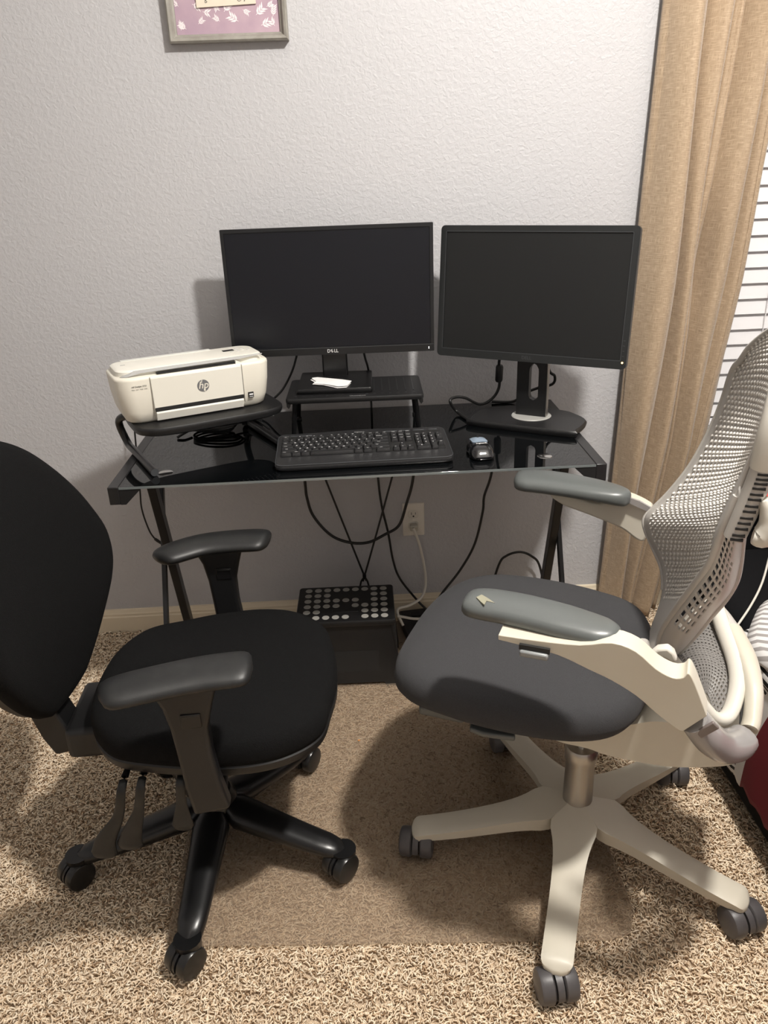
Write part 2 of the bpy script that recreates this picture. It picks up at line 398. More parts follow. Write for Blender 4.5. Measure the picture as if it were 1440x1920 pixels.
# window
wi = bpy.data.objects.new('window_1', None); COL.objects.link(wi); tag(wi, kind='structure'); wi.location = ((WX0+WX1)/2, .1, WZ0)
ww, wh = WX1-WX0, WZ1-WZ0
b = MB(); b.box((-ww/2+.025, 0, wh/2), (.05, .04, wh)); b.box((ww/2-.025, 0, wh/2), (.05, .04, wh)); b.box((0, 0, .025), (ww, .04, .05)); b.box((0, 0, wh-.025), (ww, .04, .05)); b.box((0, 0, wh/2), (ww, .035, .04))
b.build('window_frame', 'vinyl', wi, bevel=.003)
MB().box((0, .004, wh/2), (ww-.08, .005, wh-.08)).build('window_pane', 'window_glass', wi, smooth_=False)
MB().box((0, -.07, -.008), (ww-.002, .11, .02)).build('window_sill', 'vinyl', wi, bevel=.004)

# ------------------------------------------------------------------ ceiling lamp
cl = empty('ceiling_light', (LIGHT_POS[0], LIGHT_POS[1], ZC), 0, 'round hanging ceiling light with frosted glass bowl above the chairs', 'lamp')
MB().lathe([(0, 0), (.07, 0), (.07, -.03), (.012, -.045), (.012, -.20), (.16, -.21), (.16, -.225), (0, -.225)]).build('lamp_base', 'vinyl', cl)
M['lamp_glass'] = mat('lit_frosted_bowl', (.9, .88, .82), .4, emit=((1, .88, .72), 3.0))
MB().lathe([(0.0, -.315), (.05, -.311), (.09, -.295), (.12, -.27), (.145, -.226), (0, -.226)]).build('lamp_shade', 'lamp_glass', cl)
lamp('ceiling_lamp_light', (0, 0, LIGHT_POS[2]-ZC), LAMP_POWER, .07, LAMP_COL, cl)
_l = bpy.data.lights.new('bowl_down_light', 'AREA'); _l.shape = 'DISK'; _l.size = .16; _l.energy = LAMP_DOWN; _l.color = LAMP_COL
_o = bpy.data.objects.new('bowl_down_light', _l); COL.objects.link(_o); _o.parent = cl; _o.location = (0, 0, LIGHT_POS[2]-ZC)

# ------------------------------------------------------------------ carpet pile (uncountable)
def carpet_pile(x0, x1, y0, y1, n, seed=3):
    rng = np.random.default_rng(seed)
    x = rng.uniform(x0, x1, n); y = rng.uniform(y0, y1, n); keep = ~((x > .90) & (y > -1.75) & (y < -.45)); x, y = x[keep], y[keep]; n = len(x)
    K, C = 4, 3
    ang = rng.uniform(0, 2*PI, n); L = rng.uniform(.010, .019, n); curl = rng.uniform(-2.4, 2.4, n)
    under = (x > -.44) & (x < .51) & (y > -1.24)
    h = rng.uniform(.0035, .008, n); h = np.where(under, h*.55, h); r = rng.uniform(.0014, .0023, n)
    lean = rng.uniform(.5, 1.0, n); z0 = rng.uniform(-.0035, .0012, n)
    V = np.zeros((n, K, C, 3), np.float32); px, py = x.copy(), y.copy()
    for k in range(K):
        t = k/(K-1); a = ang + curl*t
        if k: px = px + np.cos(a)*L/(K-1)*lean; py = py + np.sin(a)*L/(K-1)*lean
        pz = z0 + h*np.sin(PI*min(t*.62+.12, 1)); rr = r*(1.0 if k < K-1 else .55)
        nx, ny = -np.sin(a), np.cos(a)
        for c in range(C):
            q = 2*PI*c/C + PI/2
            V[:, k, c, 0] = px + nx*np.cos(q)*rr; V[:, k, c, 1] = py + ny*np.cos(q)*rr; V[:, k, c, 2] = pz + np.sin(q)*rr
    np.minimum(V[..., 1], -.016, out=V[..., 1])
    idx = []
    for k in range(K-1):
        for c in range(C): idx.append((k*C+c, k*C+(c+1) % C, (k+1)*C+(c+1) % C, (k+1)*C+c))
    idx = np.array(idx, np.int32); F = (idx[None] + (np.arange(n, dtype=np.int32)*K*C)[:, None, None]).reshape(-1)
    me = bpy.data.meshes.new('carpet_pile'); nf = n*len(idx)
    me.vertices.add(n*K*C); me.vertices.foreach_set('co', V.reshape(-1)); me.loops.add(nf*4); me.loops.foreach_set('vertex_index', F)
    me.polygons.add(nf); me.polygons.foreach_set('loop_start', np.arange(0, nf*4, 4, dtype=np.int32)); me.polygons.foreach_set('loop_total', np.full(nf, 4, np.int32))
    me.polygons.foreach_set('use_smooth', np.ones(nf, bool)); me.update(); me.materials.append(M['pile'])
    o = bpy.data.objects.new('carpet_pile', me); COL.objects.link(o)
    return tag(o, 'beige and brown flecked frieze carpet pile covering the floor', 'carpet', kind='stuff')
carpet_pile(-1.55, 1.35, -2.0, -.016, 240000)

# chair mat
b = MB(); ol = [(-.43, -1.20), (-.41, -1.215), (.44, -1.262), (.485, -1.25), (.508, -1.20), (.50, -.06), (-.47, -.03)]
b.prism([(x, y, .0085) for x, y in ol], (0, 0, .0022))
tag(b.build('chair_mat', 'mat', smooth_=False), 'clear plastic chair mat lying on the carpet under both chairs', 'mat')
MAT_Z = .0107

# ------------------------------------------------------------------ desk
DX0, DX1, DYF, DYB, DZ = -.587, .581, -.594, -.035, .7454
dk = empty('computer_desk', ((DX0+DX1)/2, (DYF+DYB)/2, 0), 0, 'black glass topped computer desk with black metal legs against the wall', 'desk')
dc = Vector(((DX0+DX1)/2, (DYF+DYB)/2, 0))
def rel(p, c): return Vector(p) - c
b = MB(); b.box(rel((0, (DYF+DYB)/2, DZ-.003), Vector((0, dc.y, 0))), (DX1-DX0-.052, DYB-DYF, .006), 0)
top = b.build('desktop', 'glass_black', dk, bevel=.0012)
MB().box((0, DYF-dc.y-.0008, DZ-.003), (DX1-DX0-.054, .0016, .0052)).build('glass_front_edge', 'glass_edge', dk, smooth_=False)
for sx, x in ((-1, DX0), (1, DX1)):
    xo = x - dc.x; xi = xo - sx*.026
    b = MB(); b.box(((xo+xi)/2, 0, DZ-.022), (.026, DYB-DYF, .044)); b.build('side_rail', 'black_metal', dk, bevel=.002)
    for yy in (DYF-dc.y, DYB-dc.y-.006):
        MB().prism([(xi, yy, DZ-.0065), (xi, yy, DZ-.044), (xi-sx*.012, yy, DZ-.044), (xi-sx*.05, yy, DZ-.0075)], (0, .006, 0)).build('corner_gusset', 'black_metal', dk, smooth_=False)
    xl = xo - sx*.055
    def bar(p, q, w, t, nm):
        p, q = Vector(p), Vector(q); d = (q-p).normalized(); n = Vector((1, 0, 0)).cross(d).normalized()
        o = [p + n*w/2, p - n*w/2, q - n*w/2, q + n*w/2]
        MB().prism([a - Vector((t/2, 0, 0)) for a in o], (t, 0, 0)).build(nm, 'black_metal', dk, bevel=.002)
    bar((xl, -.435-dc.y, DZ-.01), (xl, -.222-dc.y, .03), .03, .022, 'leg')
    bar((xl+sx*.018, -.20-dc.y, DZ-.01), (xl+sx*.018, -.56-dc.y, .03), .02, .012, 'leg')
    MB().box((xl+sx*.009, -.39-dc.y, .024), (.032, .42, .02)).build('foot_bar', 'black_metal', dk, bevel=.003)
    MB().box((xl-sx*.011, -.345-dc.y, DZ-.0145), (.03, .37, .015)).build('rail_bracket', 'black_metal', dk, bevel=.002)
MB().box((0, DYB-dc.y-.02, DZ-.024), (DX1-DX0-.054, .02, .032)).build('rear_rail', 'black_metal', dk, bevel=.002)
for x, y in ((-.469, -.511), (.449, -.522), (.449, -.11), (-.469, -.11)):
    MB().lathe([(0, DZ+.0012), (.0165, DZ+.0012), (.018, DZ+.0004), (.018, DZ-.0005), (0, DZ-.0005)], 28, T=Matrix.Translation((x-dc.x, y-dc.y, 0))).build('glass_standoff', 'chrome', dk)

# ------------------------------------------------------------------ monitors
def monitor(name, loc, yaw, tilt, W_, H_, bez, cham, mats, label, logo, led, r):
    t = empty(name, loc, yaw, label, 'monitor')     # origin: centre of the panel on the base plane
    return t
def panel(parent, zc, W_, H_, side, topb, bot, tilt, mb_, ms_, rad, depth=.03):
    R = Matrix.Translation((0, 0, zc)) @ Matrix.Rotation(tilt, 4, 'X')
    o = rrect(W_, H_, rad, 5); ow = rrect(W_*.9, H_*.86, .02, 5)
    iw, ih = W_-2*side, H_-topb-bot; icz = (bot-topb)/2
    inn = rrect(iw, ih, .0012, 5, 0, icz)
    b = MB(); f = lambda pl, y: [R @ Vector((x, y, z)) for x, z in pl]
    b.loft([f(inn, .0025), f(inn, -.0002), f(o, 0), f(o, depth*.45), f(ow, depth), f([(x*.3, z*.3) for x, z in ow], depth+.004)], caps=False)
    n = len(o); b.f.append(tuple(range(len(b.v)-n, len(b.v)))); b.m.append(0)
    c = b.build('monitor_housing', mb_, parent, ang=30)
    MB().prism(f(inn, .0024), R.to_3x3() @ Vector((0, .002, 0))).build('screen', ms_, parent, smooth_=False)
    return R
# left: wide monitor
RISER_Z = .858
m1 = empty('monitor', (-.0565, -.163, RISER_Z), -1.75, 'wide black monitor with thin bezel standing on the black riser, left of the two', 'monitor')
R = panel(m1, 1.1025-RISER_Z, .549, .3297, .009, .009, .021, math.radians(-.7), 'bezel', 'screen1', .002)
bzl = MB().box((0, 0, 0), (.547, .0006, .0012), R=None).build('bezel_line', 'bezel_line', m1, smooth_=False)
bzl.matrix_local = R @ Matrix.Translation((0, -.0004, -.1648+.0185))
b = MB(); add_text(b, 'D', .0125, R @ TM((-.0125, -.0009, -.1553), (1, 0, 0), (0, 0, 1)), 0, .012, sx=.95); add_text(b, 'E', .0115, R @ TM((-.0035, -.0009, -.1553), (.93, 0, .35), (-.35, 0, .93)), 0, .012)
add_text(b, 'LL', .0125, R @ TM((.0075, -.0009, -.1553), (1, 0, 0), (0, 0, 1)), 0, .012, sx=.95); b.build('maker_logo', 'ink_white', m1, smooth_=False)
b = MB(); b.box((.260, -.0008, -.1555), (.0016, .0008, .006)); o = b.build('power_light', 'led_white', m1, smooth_=False); o.matrix_local = R
b = MB(); b.box((0, .040, .12), (.07, .022, .22)); b.build('stand_neck', 'black_satin', m1, bevel=.004)
b = MB(); b.box((-.006, .042, .22), (.1, .03, .1)); b.build('stand_mount', 'black_plastic', m1, bevel=.004)
b = cushion([(x, y) for x, y in rrect(.20, .19, .006, 4, .002, -.018)], [(.985, .001), (1, .003), (1, .011), (.985, .0135)]); b.build('stand_base', 'black_satin', m1)
# right: 16:10 monitor turned towards the seat
m2 = empty('monitor', (.4528, -.284, DZ), -30.4, 'black monitor with rounded thick bezel turned inward, standing directly on the desk', 'monitor')
TL = math.radians(-6.0)
R = panel(m2, 1.0911-DZ, .5066, .334, .0155, .0155, .0215, TL, 'bezel2', 'screen2', .011, .04)
b = MB(); o_ = rrect(.478, .300, .003, 4, 0, .003); i_ = rrect(.4755, .2975, .002, 4, 0, .003)
b.loft([[R @ Vector((x, -.0006, z)) for x, z in o_], [R @ Vector((x, -.0006, z)) for x, z in i_]], caps=False); b.build('bezel_line', 'bezel_line', m2, smooth_=False)
b = MB(); b.lathe([(0, 0), (.0022, 0), (.0022, .001), (0, .001)], 16, T=R @ TM((.2435, -.0006, -.1505), (1, 0, 0), (0, 0, 1))); b.build('power_light', 'led_amber', m2)
for k in range(4):
    b = MB(); b.box((.2435, -.0007, -.135+k*.0125), (.004, .0006, .0012)); o = b.build('menu_button', 'bezel_line', m2, smooth_=False); o.matrix_local = R
b = MB(); add_text(b, 'DELL', .012, R @ TM((0, -.0009, -.1565), (1, 0, 0), (0, 0, 1)), 0, .012); b.build('maker_logo', mat('faint_grey_print', (.05, .052, .055), .5), m2, smooth_=False)
# neck with keyhole slot
nx0, nx1, nz1 = -.041, .041, .235
sl = [(-.013, .155), (-.012, .163), (-.006, .173), (0, .176), (.006, .173), (.012, .163), (.013, .155), (.013, .088), (.010, .081), (0, .076), (-.010, .081), (-.013, .088)]
sl = [(x+.006, z-.012) for x, z in sl]
def ring_to_rect(slot, x0, x1, z0, z1):
    cx = sum(p[0] for p in slot)/len(slot); cz = sum(p[1] for p in slot)/len(slot); out = []
    for x, z in slot:
        dx, dz = x-cx, z-cz; k = min(((x1-cx) if dx > 0 else (x0-cx))/dx if abs(dx) > 1e-6 else 1e9, ((z1-cz) if dz > 0 else (z0-cz))/dz if abs(dz) > 1e-6 else 1e9)
        out.append((cx+dx*k, cz+dz*k))
    return out
cor = [(nx0, .012), (nx1, .012), (nx1, nz1), (nx0, nz1)]
dense = []
for i in range(len(sl)):
    a, c = Vector((*sl[i], 0)), Vector((*sl[(i+1) % len(sl)], 0))
    for k in range(4): dense.append(tuple(a.lerp(c, k/4))[:2])
rect = ring_to_rect(dense, nx0, nx1, .012, nz1)
for cp in cor:  # snap the closest ring point to each corner
    j = min(range(len(rect)), key=lambda q: (rect[q][0]-cp[0])**2 + (rect[q][1]-cp[1])**2); rect[j] = cp
def nk(pl, y): return [Vector((x, y + .035 - .12*(z-.012)*.0, z)) for x, z in pl]
b = MB(); b.loft([nk(dense, 0), nk(rect, 0), nk(rect, .02), nk(dense, .02), nk(dense, 0)], caps=False)
b.build('stand_neck', 'black_plastic', m2, ang=30)
MB().box((0, .05, .275), (.12, .05, .11)).build('stand_mount', 'black_plastic', m2, bevel=.006)
MB().box((.0425, .045, .125), (.002, .016, .215)).build('neck_trim', 'steel', m2, smooth_=False)
MB().lathe([(0, .0165), (.052, .0165), (.054, .0185), (.052, .0205), (0, .0205)], 40, T=Matrix.Translation((0, .045, 0))).build('swivel_ring', mat('light_grey_ring', (.38, .38, .36), .35), m2)
ol = [(-.128, -.065), (.128, -.065), (.148, -.045), (.150, .045), (.105, .095), (.06, .115), (-.06, .115), (-.105, .095), (-.150, .045), (-.148, -.045)]
ol = [tuple(p)[:2] for p in smooth_closed([(x, y, 0) for x, y in ol], 4)]
cushion(ol, [(.97, .0005), (.985, .003), (1, .009), (1, .014), (.97, .018)], T=Matrix.Translation((0, .012, 0))).build('stand_base', 'black_plastic', m2)

# ------------------------------------------------------------------ riser under the left monitor
rz = RISER_Z; rs = empty('monitor_riser', (-.003, -.215, DZ), -1.2, 'black vented monitor riser on thin legs holding the wide monitor', 'monitor stand')
rh = rz-DZ
b = cushion(rrect(.360, .205, .012, 5), [(.985, rh-.0135), (1, rh-.011), (1, rh-.003), (.988, rh)]); b.build('riser_top', 'black_plastic', rs)
b = MB()
for k in range(16):
    b.box((-.155+k*.0207, .012, rh+.0006), (.0022, .135, .0012)); b.box((-.155+k*.0207, -.078, rh+.0004), (.006, .006, .0008))
b.build('vent_ribs', mat('rib_black', (.022, .022, .023), .35), rs, smooth_=False)
b = MB(); add_text(b, 'HUANUO', .0095, TM((.008, -.0915, rh+.0004), (1, 0, 0), (0, 1, 0)), 0, .01); b.build('maker_logo', 'ink_grey', rs, smooth_=False)
for sx in (-1, 1):
    for y0, y1 in ((-.075, -.068), (.075, .09)):
        MB().tube([(sx*.158, y0, rh-.012), (sx*.163, (y0+y1)/2, rh*.5), (sx*.168, y1, .003)], .0065, 12).build('leg', 'black_satin', rs)
        MB().lathe([(0, 0), (.009, 0), (.009, .006), (.006, .009), (0, .009)], 16, T=Matrix.Translation((sx*.168, y1, 0))).build('foot', 'black_plastic', rs)
    MB().prism([(sx*.166, -.099, rh-.01), (sx*.178, -.099, rh-.01), (sx*.178, -.099, rh-.021), (sx*.173, -.099, rh-.027), (sx*.169, -.099, rh-.021)], (0, .018, 0)).build('edge_clip', 'black_plastic', rs, bevel=.001)
# folded paper on the base
zb = rz + .0145
pp = [at(p, 2, zb) for p in ((582, 713), (592, 711), (612, 713), (640, 716), (658, 718), (650, 726), (632, 728), (606, 723), (586, 722), (590, 718))]
b = MB(); b.prism([(p.x, p.y, zb+.0006+.0012*math.sin(i)) for i, p in enumerate(pp)], (0, 0, .0008))
b.prism([(p.x*.97, p.y+.002, zb+.004+.0008*math.cos(i*2)) for i, p in enumerate(pp)], (0.002, 0.003, .0007))
tag(b.build('paper_scrap', 'paper', smooth_=False), 'folded white paper scrap lying on the base of the wide monitor', 'paper')

# ------------------------------------------------------------------ printer stand
PY = 25.0
ps = empty('printer_stand', (-.388, -.348, DZ), 26, 'black curved tube stand with rounded tray holding the white printer', 'printer stand')
th = .8535-DZ
ol = [tuple(p)[:2] for p in superell(.190, .108, 4.5, 72)]
cushion(ol, [(.93, th-.022), (.985, th-.018), (1, th-.010), (1, th-.004), (.985, th-.0008), (.955, th)], None).build('tray', 'black_plastic', ps)
b = MB()
for ix in range(26):
    for iy in range(5):
        x, y = -.150+ix*.012, -.088+iy*.010
        b.box((x, y, th-.0222), (.0035, .0035, .0008))
o = b.build('lit_hole_flecks', mat('hole_light_fleck', (.75, .75, .74), .6), ps, smooth_=False)  # pale solid flecks paint the light that shows through the tray's holes
PSF = Frame(-.388, -.348, 26, DZ)
for path in ([(-.53, -.36, DZ+th-.014), (-.585, -.34, DZ+th-.012), (-.622, -.305, DZ+th*.66), (-.607, -.308, DZ+.0135), (-.575, -.368, DZ+.0105), (-.488, -.534, DZ+.0105)],
             [(-.29, -.24, DZ+th-.014), (-.305, -.20, DZ+th-.016), (-.318, -.160, DZ+th*.5), (-.304, -.167, DZ+.0135), (-.280, -.211, DZ+.0105), (-.205, -.350, DZ+.0105)]):
    q = [PSF.Ri @ (Vector(p)-PSF.o) for p in path]
    MB().tube(q, .0098, 16).build('leg', 'black_satin', ps)
    d = (q[-1]-q[-2]).normalized()
    MB().lathe([(0, 0), (.0094, 0), (.0088, .0015), (0, .0015)], 20, T=TM(q[-1]+d*.0003, d.cross(Vector((0, 0, 1))), (0, 0, 1))).build('end_cap', 'bezel_line', ps)

# ------------------------------------------------------------------ printer
pr = empty('printer', (-.4191, -.3310, .8538), PY-.3, 'cream white compact printer with grey round logo sitting on the stand', 'printer')
pr.scale = (.95, .95, .95)
pw, pd, ph = .403, .177, .141
def pring(k, z, w=pw, d=pd, r=.042): return [Vector((x, y, z)) for x, y in rrect(w*k, d*(k if k > .9 else k), r, 8)]
b = MB(); b.loft([pring(1, 0.0, pw-.052, pd-.04, .03), pring(1, .006, pw-.036, pd-.024, .034), pring(1, .03, pw-.018, pd-.008), pring(1, .07, pw-.006, pd-.002), pring(1, .112, pw, pd), pring(1, .1165, pw-.001, pd-.001), pring(1, .1195, pw-.006, pd-.006)], 0)
b.build('printer_body', 'printer_white', pr, ang=50)
# lid: raised, set back from the front
def lidring(z, g, r=.034, yb=0): return [Vector((x, y+.006, z)) for x, y in rrect(pw-.022-g, pd-.042-g, r, 8)]
b = MB(); b.loft([lidring(.118, 0), lidring(.131, 0), lidring(.1335, .006), lidring(.1345, .016)], 0); b.build('scanner_lid', 'printer_top', pr, ang=50)
b = MB(); b.prism([(-.17, -.0672, .1205), (-.135, -.070, .127), (.12, -.072, .129), (.185, -.066, .133), (.185, -.0655, .1345), (-.15, -.063, .1325), (-.185, -.058, .1205)], (0, .004, 0)); b.build('feed_trim', 'printer_grey', pr, smooth_=False)
MB().box((.005, -.0735, .1222), (.205, .012, .0035)).build('feed_slot', 'dark_slot', pr, smooth_=False)
MB().prism([(.105, -.084, .1195), (.125, -.084, .1195), (.106, -.084, .1285)], (0, .018, 0)).build('paper_guide', 'printer_top', pr, smooth_=False)
FT = Matrix.Rotation(math.radians(-2), 4, 'X')
yf = -pd/2 - .0005
b = MB(); b.box((.0, yf+.001, .0755), (.235, .004, .077)); b.build('front_door', mat('printer_door_cream', (.79, .765, .68), .33), pr, bevel=.001)
M['seam_grey'] = mat('seam_grey', (.30, .28, .24), .6)
for sx in (-1, 1): MB().box((sx*.1185, yf+.0008, .068), (.0012, .005, .10)).build('seam', 'seam_grey', pr, smooth_=False)
MB().box((0, yf+.0012, .0335), (.232, .0046, .0105)).build('output_slot', 'dark_slot', pr, smooth_=False)
b = MB(); b.prism([(-.115, yf-.001, .0285), (-.115, yf-.003, .024), (-.115, yf+.004, .004), (-.115, yf+.012, .004), (-.115, yf+.012, .0285)], (.23, 0, 0)); b.build('output_tray', 'printer_top', pr, bevel=.001)
T0 = TM((.012, yf-.0014, .078), (1, 0, 0), (0, 0, 1))
b = MB(); b.lathe([(0, 0), (.0155, 0), (.0155, .0004), (0, .0004)], 40, T=T0, mi=0)
b2 = MB(); add_text(b2, 'hp', .0265, T0 @ Matrix.Translation((0, .001, .0007)), 0, .006, .25)
b.add(b2.v, b2.f, 1)
for dx, dy, s_ in ((-.0035, .0115, 1), (.0028, -.012, 1)):
    q = T0 @ Matrix.Translation((dx, dy, .0007)); b.prism([q @ Vector(p) for p in ((-.0012, -.004, 0), (.0008, -.004, 0), (.0026, .004, 0), (.0006, .004, 0))], q.to_3x3() @ Vector((0, 0, .0001)), 1)
b.build('round_logo', ['logo_grey', 'printer_white'], pr, smooth_=False)
b = MB(); add_text(b, 'HP DeskJet 3755', .0052, TM((-.147, yf-.0004, .099), (1, -.02, 0), (0, 0, 1)), 0, .012); add_text(b, 'Print   Scan   Copy   Web', .0036, TM((-.147, yf-.0004, .092), (1, -.02, 0), (0, 0, 1)), 0, .008)
b.build('model_label', 'ink_dark', pr, smooth_=False)
b = MB(); b.box((.137, yf+.002, .034), (.014, .0042, .014), 0); b.box((.137, yf-.0004, .0355), (.0105, .0006, .004), 1); b.box((.137, yf-.0004, .0295), (.0105, .0006, .0012), 1); b.box((.1395, yf-.0006, .034), (.004, .0006, .0012), 1)
b.build('energy_sticker', ['dark_slot', 'ink_white'], pr, smooth_=False)
b = MB(); b.box((.118, .02, .1349), (.030, .017, .0012)); b.build('display', 'dark_slot', pr, smooth_=False)
for i, (x, y) in enumerate(((.142, .030), (.157, .030), (.142, .014), (.157, .014), (.172, .018), (.122, -.002), (.140, -.001), (.170, .004))):
    MB().lathe([(0, .1346), (.0052, .1346), (.005, .1354), (0, .1354)], 16, T=Matrix.Translation((x, y, 0))).build('button', mat('button_grey', (.62, .61, .58), .4) if i == 0 else bpy.data.materials['button_grey'], pr)
MB().box((-.04, .066, .1345), (.24, .016, .0022)).build('rear_flap', mat('lid_flap', (.66, .66, .62), .4), pr, bevel=.0008)
MB().box((-.163, .012, .1348), (.012, .003, .0008)).build('lid_mark', 'ink_grey', pr, smooth_=False)

# cables bundled under the printer
zc = DZ+.02
def P3(px, ax, v): return tuple(at(px, ax, v))
b = MB(); rnd = random.Random(5)
for k in range(5):
    cx, cy = -.40+.012*k*.3, -.20; pts = []
    for i in range(11):
        a = 2*PI*i/10; pts.append((cx+(.055+.004*k)*math.cos(a), cy+(.028+.002*k)*math.sin(a), DZ+.008+.0058*k+.003*math.sin(a*2+k)))
    b.tube(pts, .0032, 8, 0, 5)
b.tube([(-.46, -.21, DZ+.012), (-.475, -.235, DZ+.010), (-.49, -.25, DZ+.004)], .004, 8)
tag(b.build('coiled_cord', 'cable'), 'coiled black power cord lying under the printer stand', 'cable')
cable('cable', [(-.35, -.19, DZ+.018), (-.32, -.175, DZ+.016), (-.29, -.17, DZ+.02), (-.262, -.19, DZ+.01), (-.245, -.215, DZ+.005)], .003, 'cable', 'thin black cord trailing from under the printer toward the riser')
b = MB(); b.box((-.298, -.155, DZ+.0165), (.055, .03, .026)); tag(b.build('power_adapter', 'black_plastic', bevel=.004), 'small black power adapter behind the coiled cord under the printer', 'adapter')

# ------------------------------------------------------------------ keyboard
kb = empty('keyboard', (.010, -.4415, DZ), 1.3, 'black full size keyboard with white key letters near the desk front', 'keyboard')
KW, KD = .430, .205
def kz(y): return .017 + (y+KD/2)*.055
ol = []
for x, y in rrect(KW, KD, .02, 6):
    ol.append((x, y - (.004 if y > 0 else 0)))
k_ = [i for i in range(len(ol)) if ol[i][1] > KD/2-.0045][:1]
ins = [(x, KD/2-.004+.009*max(0, math.cos(x/.16*PI/2))**2 if abs(x) < .16 else KD/2-.004) for x in [.17-.34*i/16 for i in range(17)]]
top_i = 6
ol = ol[:top_i+1] + ins + ol[top_i+1:]
cushion(ol, [(.975, .001), (.995, .004), (1, .009), (1, .012), (.985, .0175)], lambda x, y, z: max(0, (y+KD/2))*.055 if z > .01 else 0).build('keyboard_case', mat('keyboard_black', (.024, .024, .025), .33, bump=(900, .08, .0003)), kb)
b = MB(); b.tube([(x*.994, y*.994, .0165+(y+KD/2)*.055) for x, y in ol + ol[:1]], .0011, 6, 0, 1); b.build('edge_trim', 'bezel_line', kb)
b = MB(); b.box((0, .012, kz(.012)+.0006), (KW-.026, .125, .0012), R=Matrix.Rotation(.055, 3, 'X')); b.build('key_well', 'dark_slot', kb, smooth_=False)
b = MB(); add_text(b, 'logitech', .0085, TM((-.005, .088, kz(.088)+.0016), (1, 0, 0), (0, 1, .055)), 0, .01); b.build('maker_logo', 'ink_grey', kb, smooth_=False)
for x, w in ((-.195, .016), (-.155, .055), (.075, .035), (.112, .028), (.148, .03), (.185, .022)):
    MB().box((x, .0815, kz(.0815)+.0012), (w, .004, .002), R=Matrix.Rotation(.055, 3, 'X')).build('media_key', 'bezel_line', kb, bevel=.0005)
U = .0179
rows_ = [
 (5.15, [('Esc', 0, 1)] + [('F%d' % (i+1), 2+i+(i//4)*.5, 1) for i in range(12)] + [('PrtSc', 15.3, 1), ('ScrLk', 16.3, 1), ('Pause', 17.3, 1)]),
 (4, [(c, i, 1) for i, c in enumerate('`1234567890-=')] + [('Backspace', 13, 2), ('Ins', 15.3, 1), ('Home', 16.3, 1), ('PgUp', 17.3, 1), ('Num', 18.6, 1), ('/', 19.6, 1), ('*', 20.6, 1), ('-', 21.6, 1)]),
 (3, [('Tab', 0, 1.5)] + [(c, 1.5+i, 1) for i, c in enumerate('QWERTYUIOP[]')] + [('\\', 13.5, 1.5), ('Del', 15.3, 1), ('End', 16.3, 1), ('PgDn', 17.3, 1), ('7', 18.6, 1), ('8', 19.6, 1), ('9', 20.6, 1), ('+', 21.6, 1)]),
 (2, [('Caps', 0, 1.75)] + [(c, 1.75+i, 1) for i, c in enumerate("ASDFGHJKL;'")] + [('Enter', 12.75, 2.25), ('4', 18.6, 1), ('5', 19.6, 1), ('6', 20.6, 1)]),
 (1, [('Shift', 0, 2.25)] + [(c, 2.25+i, 1) for i, c in enumerate('ZXCVBNM,./')] + [('Shift', 12.25, 2.75), ('^', 16.3, 1), ('1', 18.6, 1), ('2', 19.6, 1), ('3', 20.6, 1), ('Ent', 21.6, 1)]),
 (0, [('Ctrl', 0, 1.5), ('Win', 1.5, 1.25), ('Alt', 2.75, 1.25), ('', 4, 6), ('Alt', 10, 1.25), ('Fn', 11.25, 1.25), ('Ctrl', 13, 2), ('<', 15.3, 1), ('v', 16.3, 1), ('>', 17.3, 1), ('0', 18.6, 2), ('.', 20.6, 1)])]
KD_ = .0192; KX0 = -22.6*U/2; KY0 = -.0435; RX = Matrix.Rotation(.055, 4, 'X')
M['keycap'] = mat('keycap_black', (.022, .022, .023), .3)
count = 0; rest = MB()
for row, ks in rows_:
    for txt, c, w in ks:
        x = KX0+(c+w/2)*U; y = KY0+row*KD_; T = Matrix.Translation((x, y, kz(y)+.0012)) @ RX
        kw, kd = w*U-.0012, KD_-.0014
        if row > 5: kd *= .78
        b = MB(); rr = lambda a, bb, z: [T @ Vector((px_, py_, z)) for px_, py_ in rrect(a, bb, .0018, 2)]
        b.loft([rr(kw, kd, 0), rr(kw-.0005, kd-.0005, .004), rr(kw-.0042, kd-.0045, .0082), rr(kw-.006, kd-.006, .0080)])
        if txt:
            sz = .0066 if len(txt) == 1 else .0042 if len(txt) < 5 else .0036
            add_text(b, txt, sz, T @ Matrix.Translation(((-.0022 if w < 1.3 else -.004*w/1.5) if len(txt) == 1 or w > 1.3 else 0, .0018, .0084)), 1, .02)
        count += 1
        if count <= 100: b.build('key', ['keycap', 'ink_white'], kb, ang=30)
        else:
            n = len(rest.v); rest.v += b.v; rest.f += [tuple(i+n for i in f) for f in b.f]; rest.m += b.m
if rest.v: tag(rest.build('remaining_keys', ['keycap', 'ink_white'], kb, ang=30), kind='stuff')

# ------------------------------------------------------------------ mouse
mo = empty('computer_mouse', (.296, -.487, DZ), 3, 'small wireless mouse, glossy black with silver blue buttons, beside the keyboard', 'mouse')
ol = [tuple(p)[:2] for p in smooth_closed([(0, -.052, 0), (.02, -.049, 0), (.0295, -.03, 0), (.028, 0, 0), (.0285, .03, 0), (.021, .047, 0), (0, .051, 0), (-.021, .047, 0), (-.0285, .03, 0), (-.028, 0, 0), (-.0295, -.03, 0), (-.02, -.049, 0)], 5)]
cushion(ol, [(.93, .001), (.99, .004), (1, .010), (.97, .017), (.88, .024), (.70, .030), (.45, .0335), (.2, .0345)], lambda x, y, z: -.0022*max(0, abs(y)-.02)/.01 if z > .015 else 0).build('mouse_body', 'gloss_black', mo, ang=60)
ol = [(x, y) for x, y in rrect(.038, .052, .009, 5, 0, .0185)]
def mz(x, y): return .0362 - (max(0, y-.010)/.038)**2*.009 - (x/.03)**2*.007
rings = []
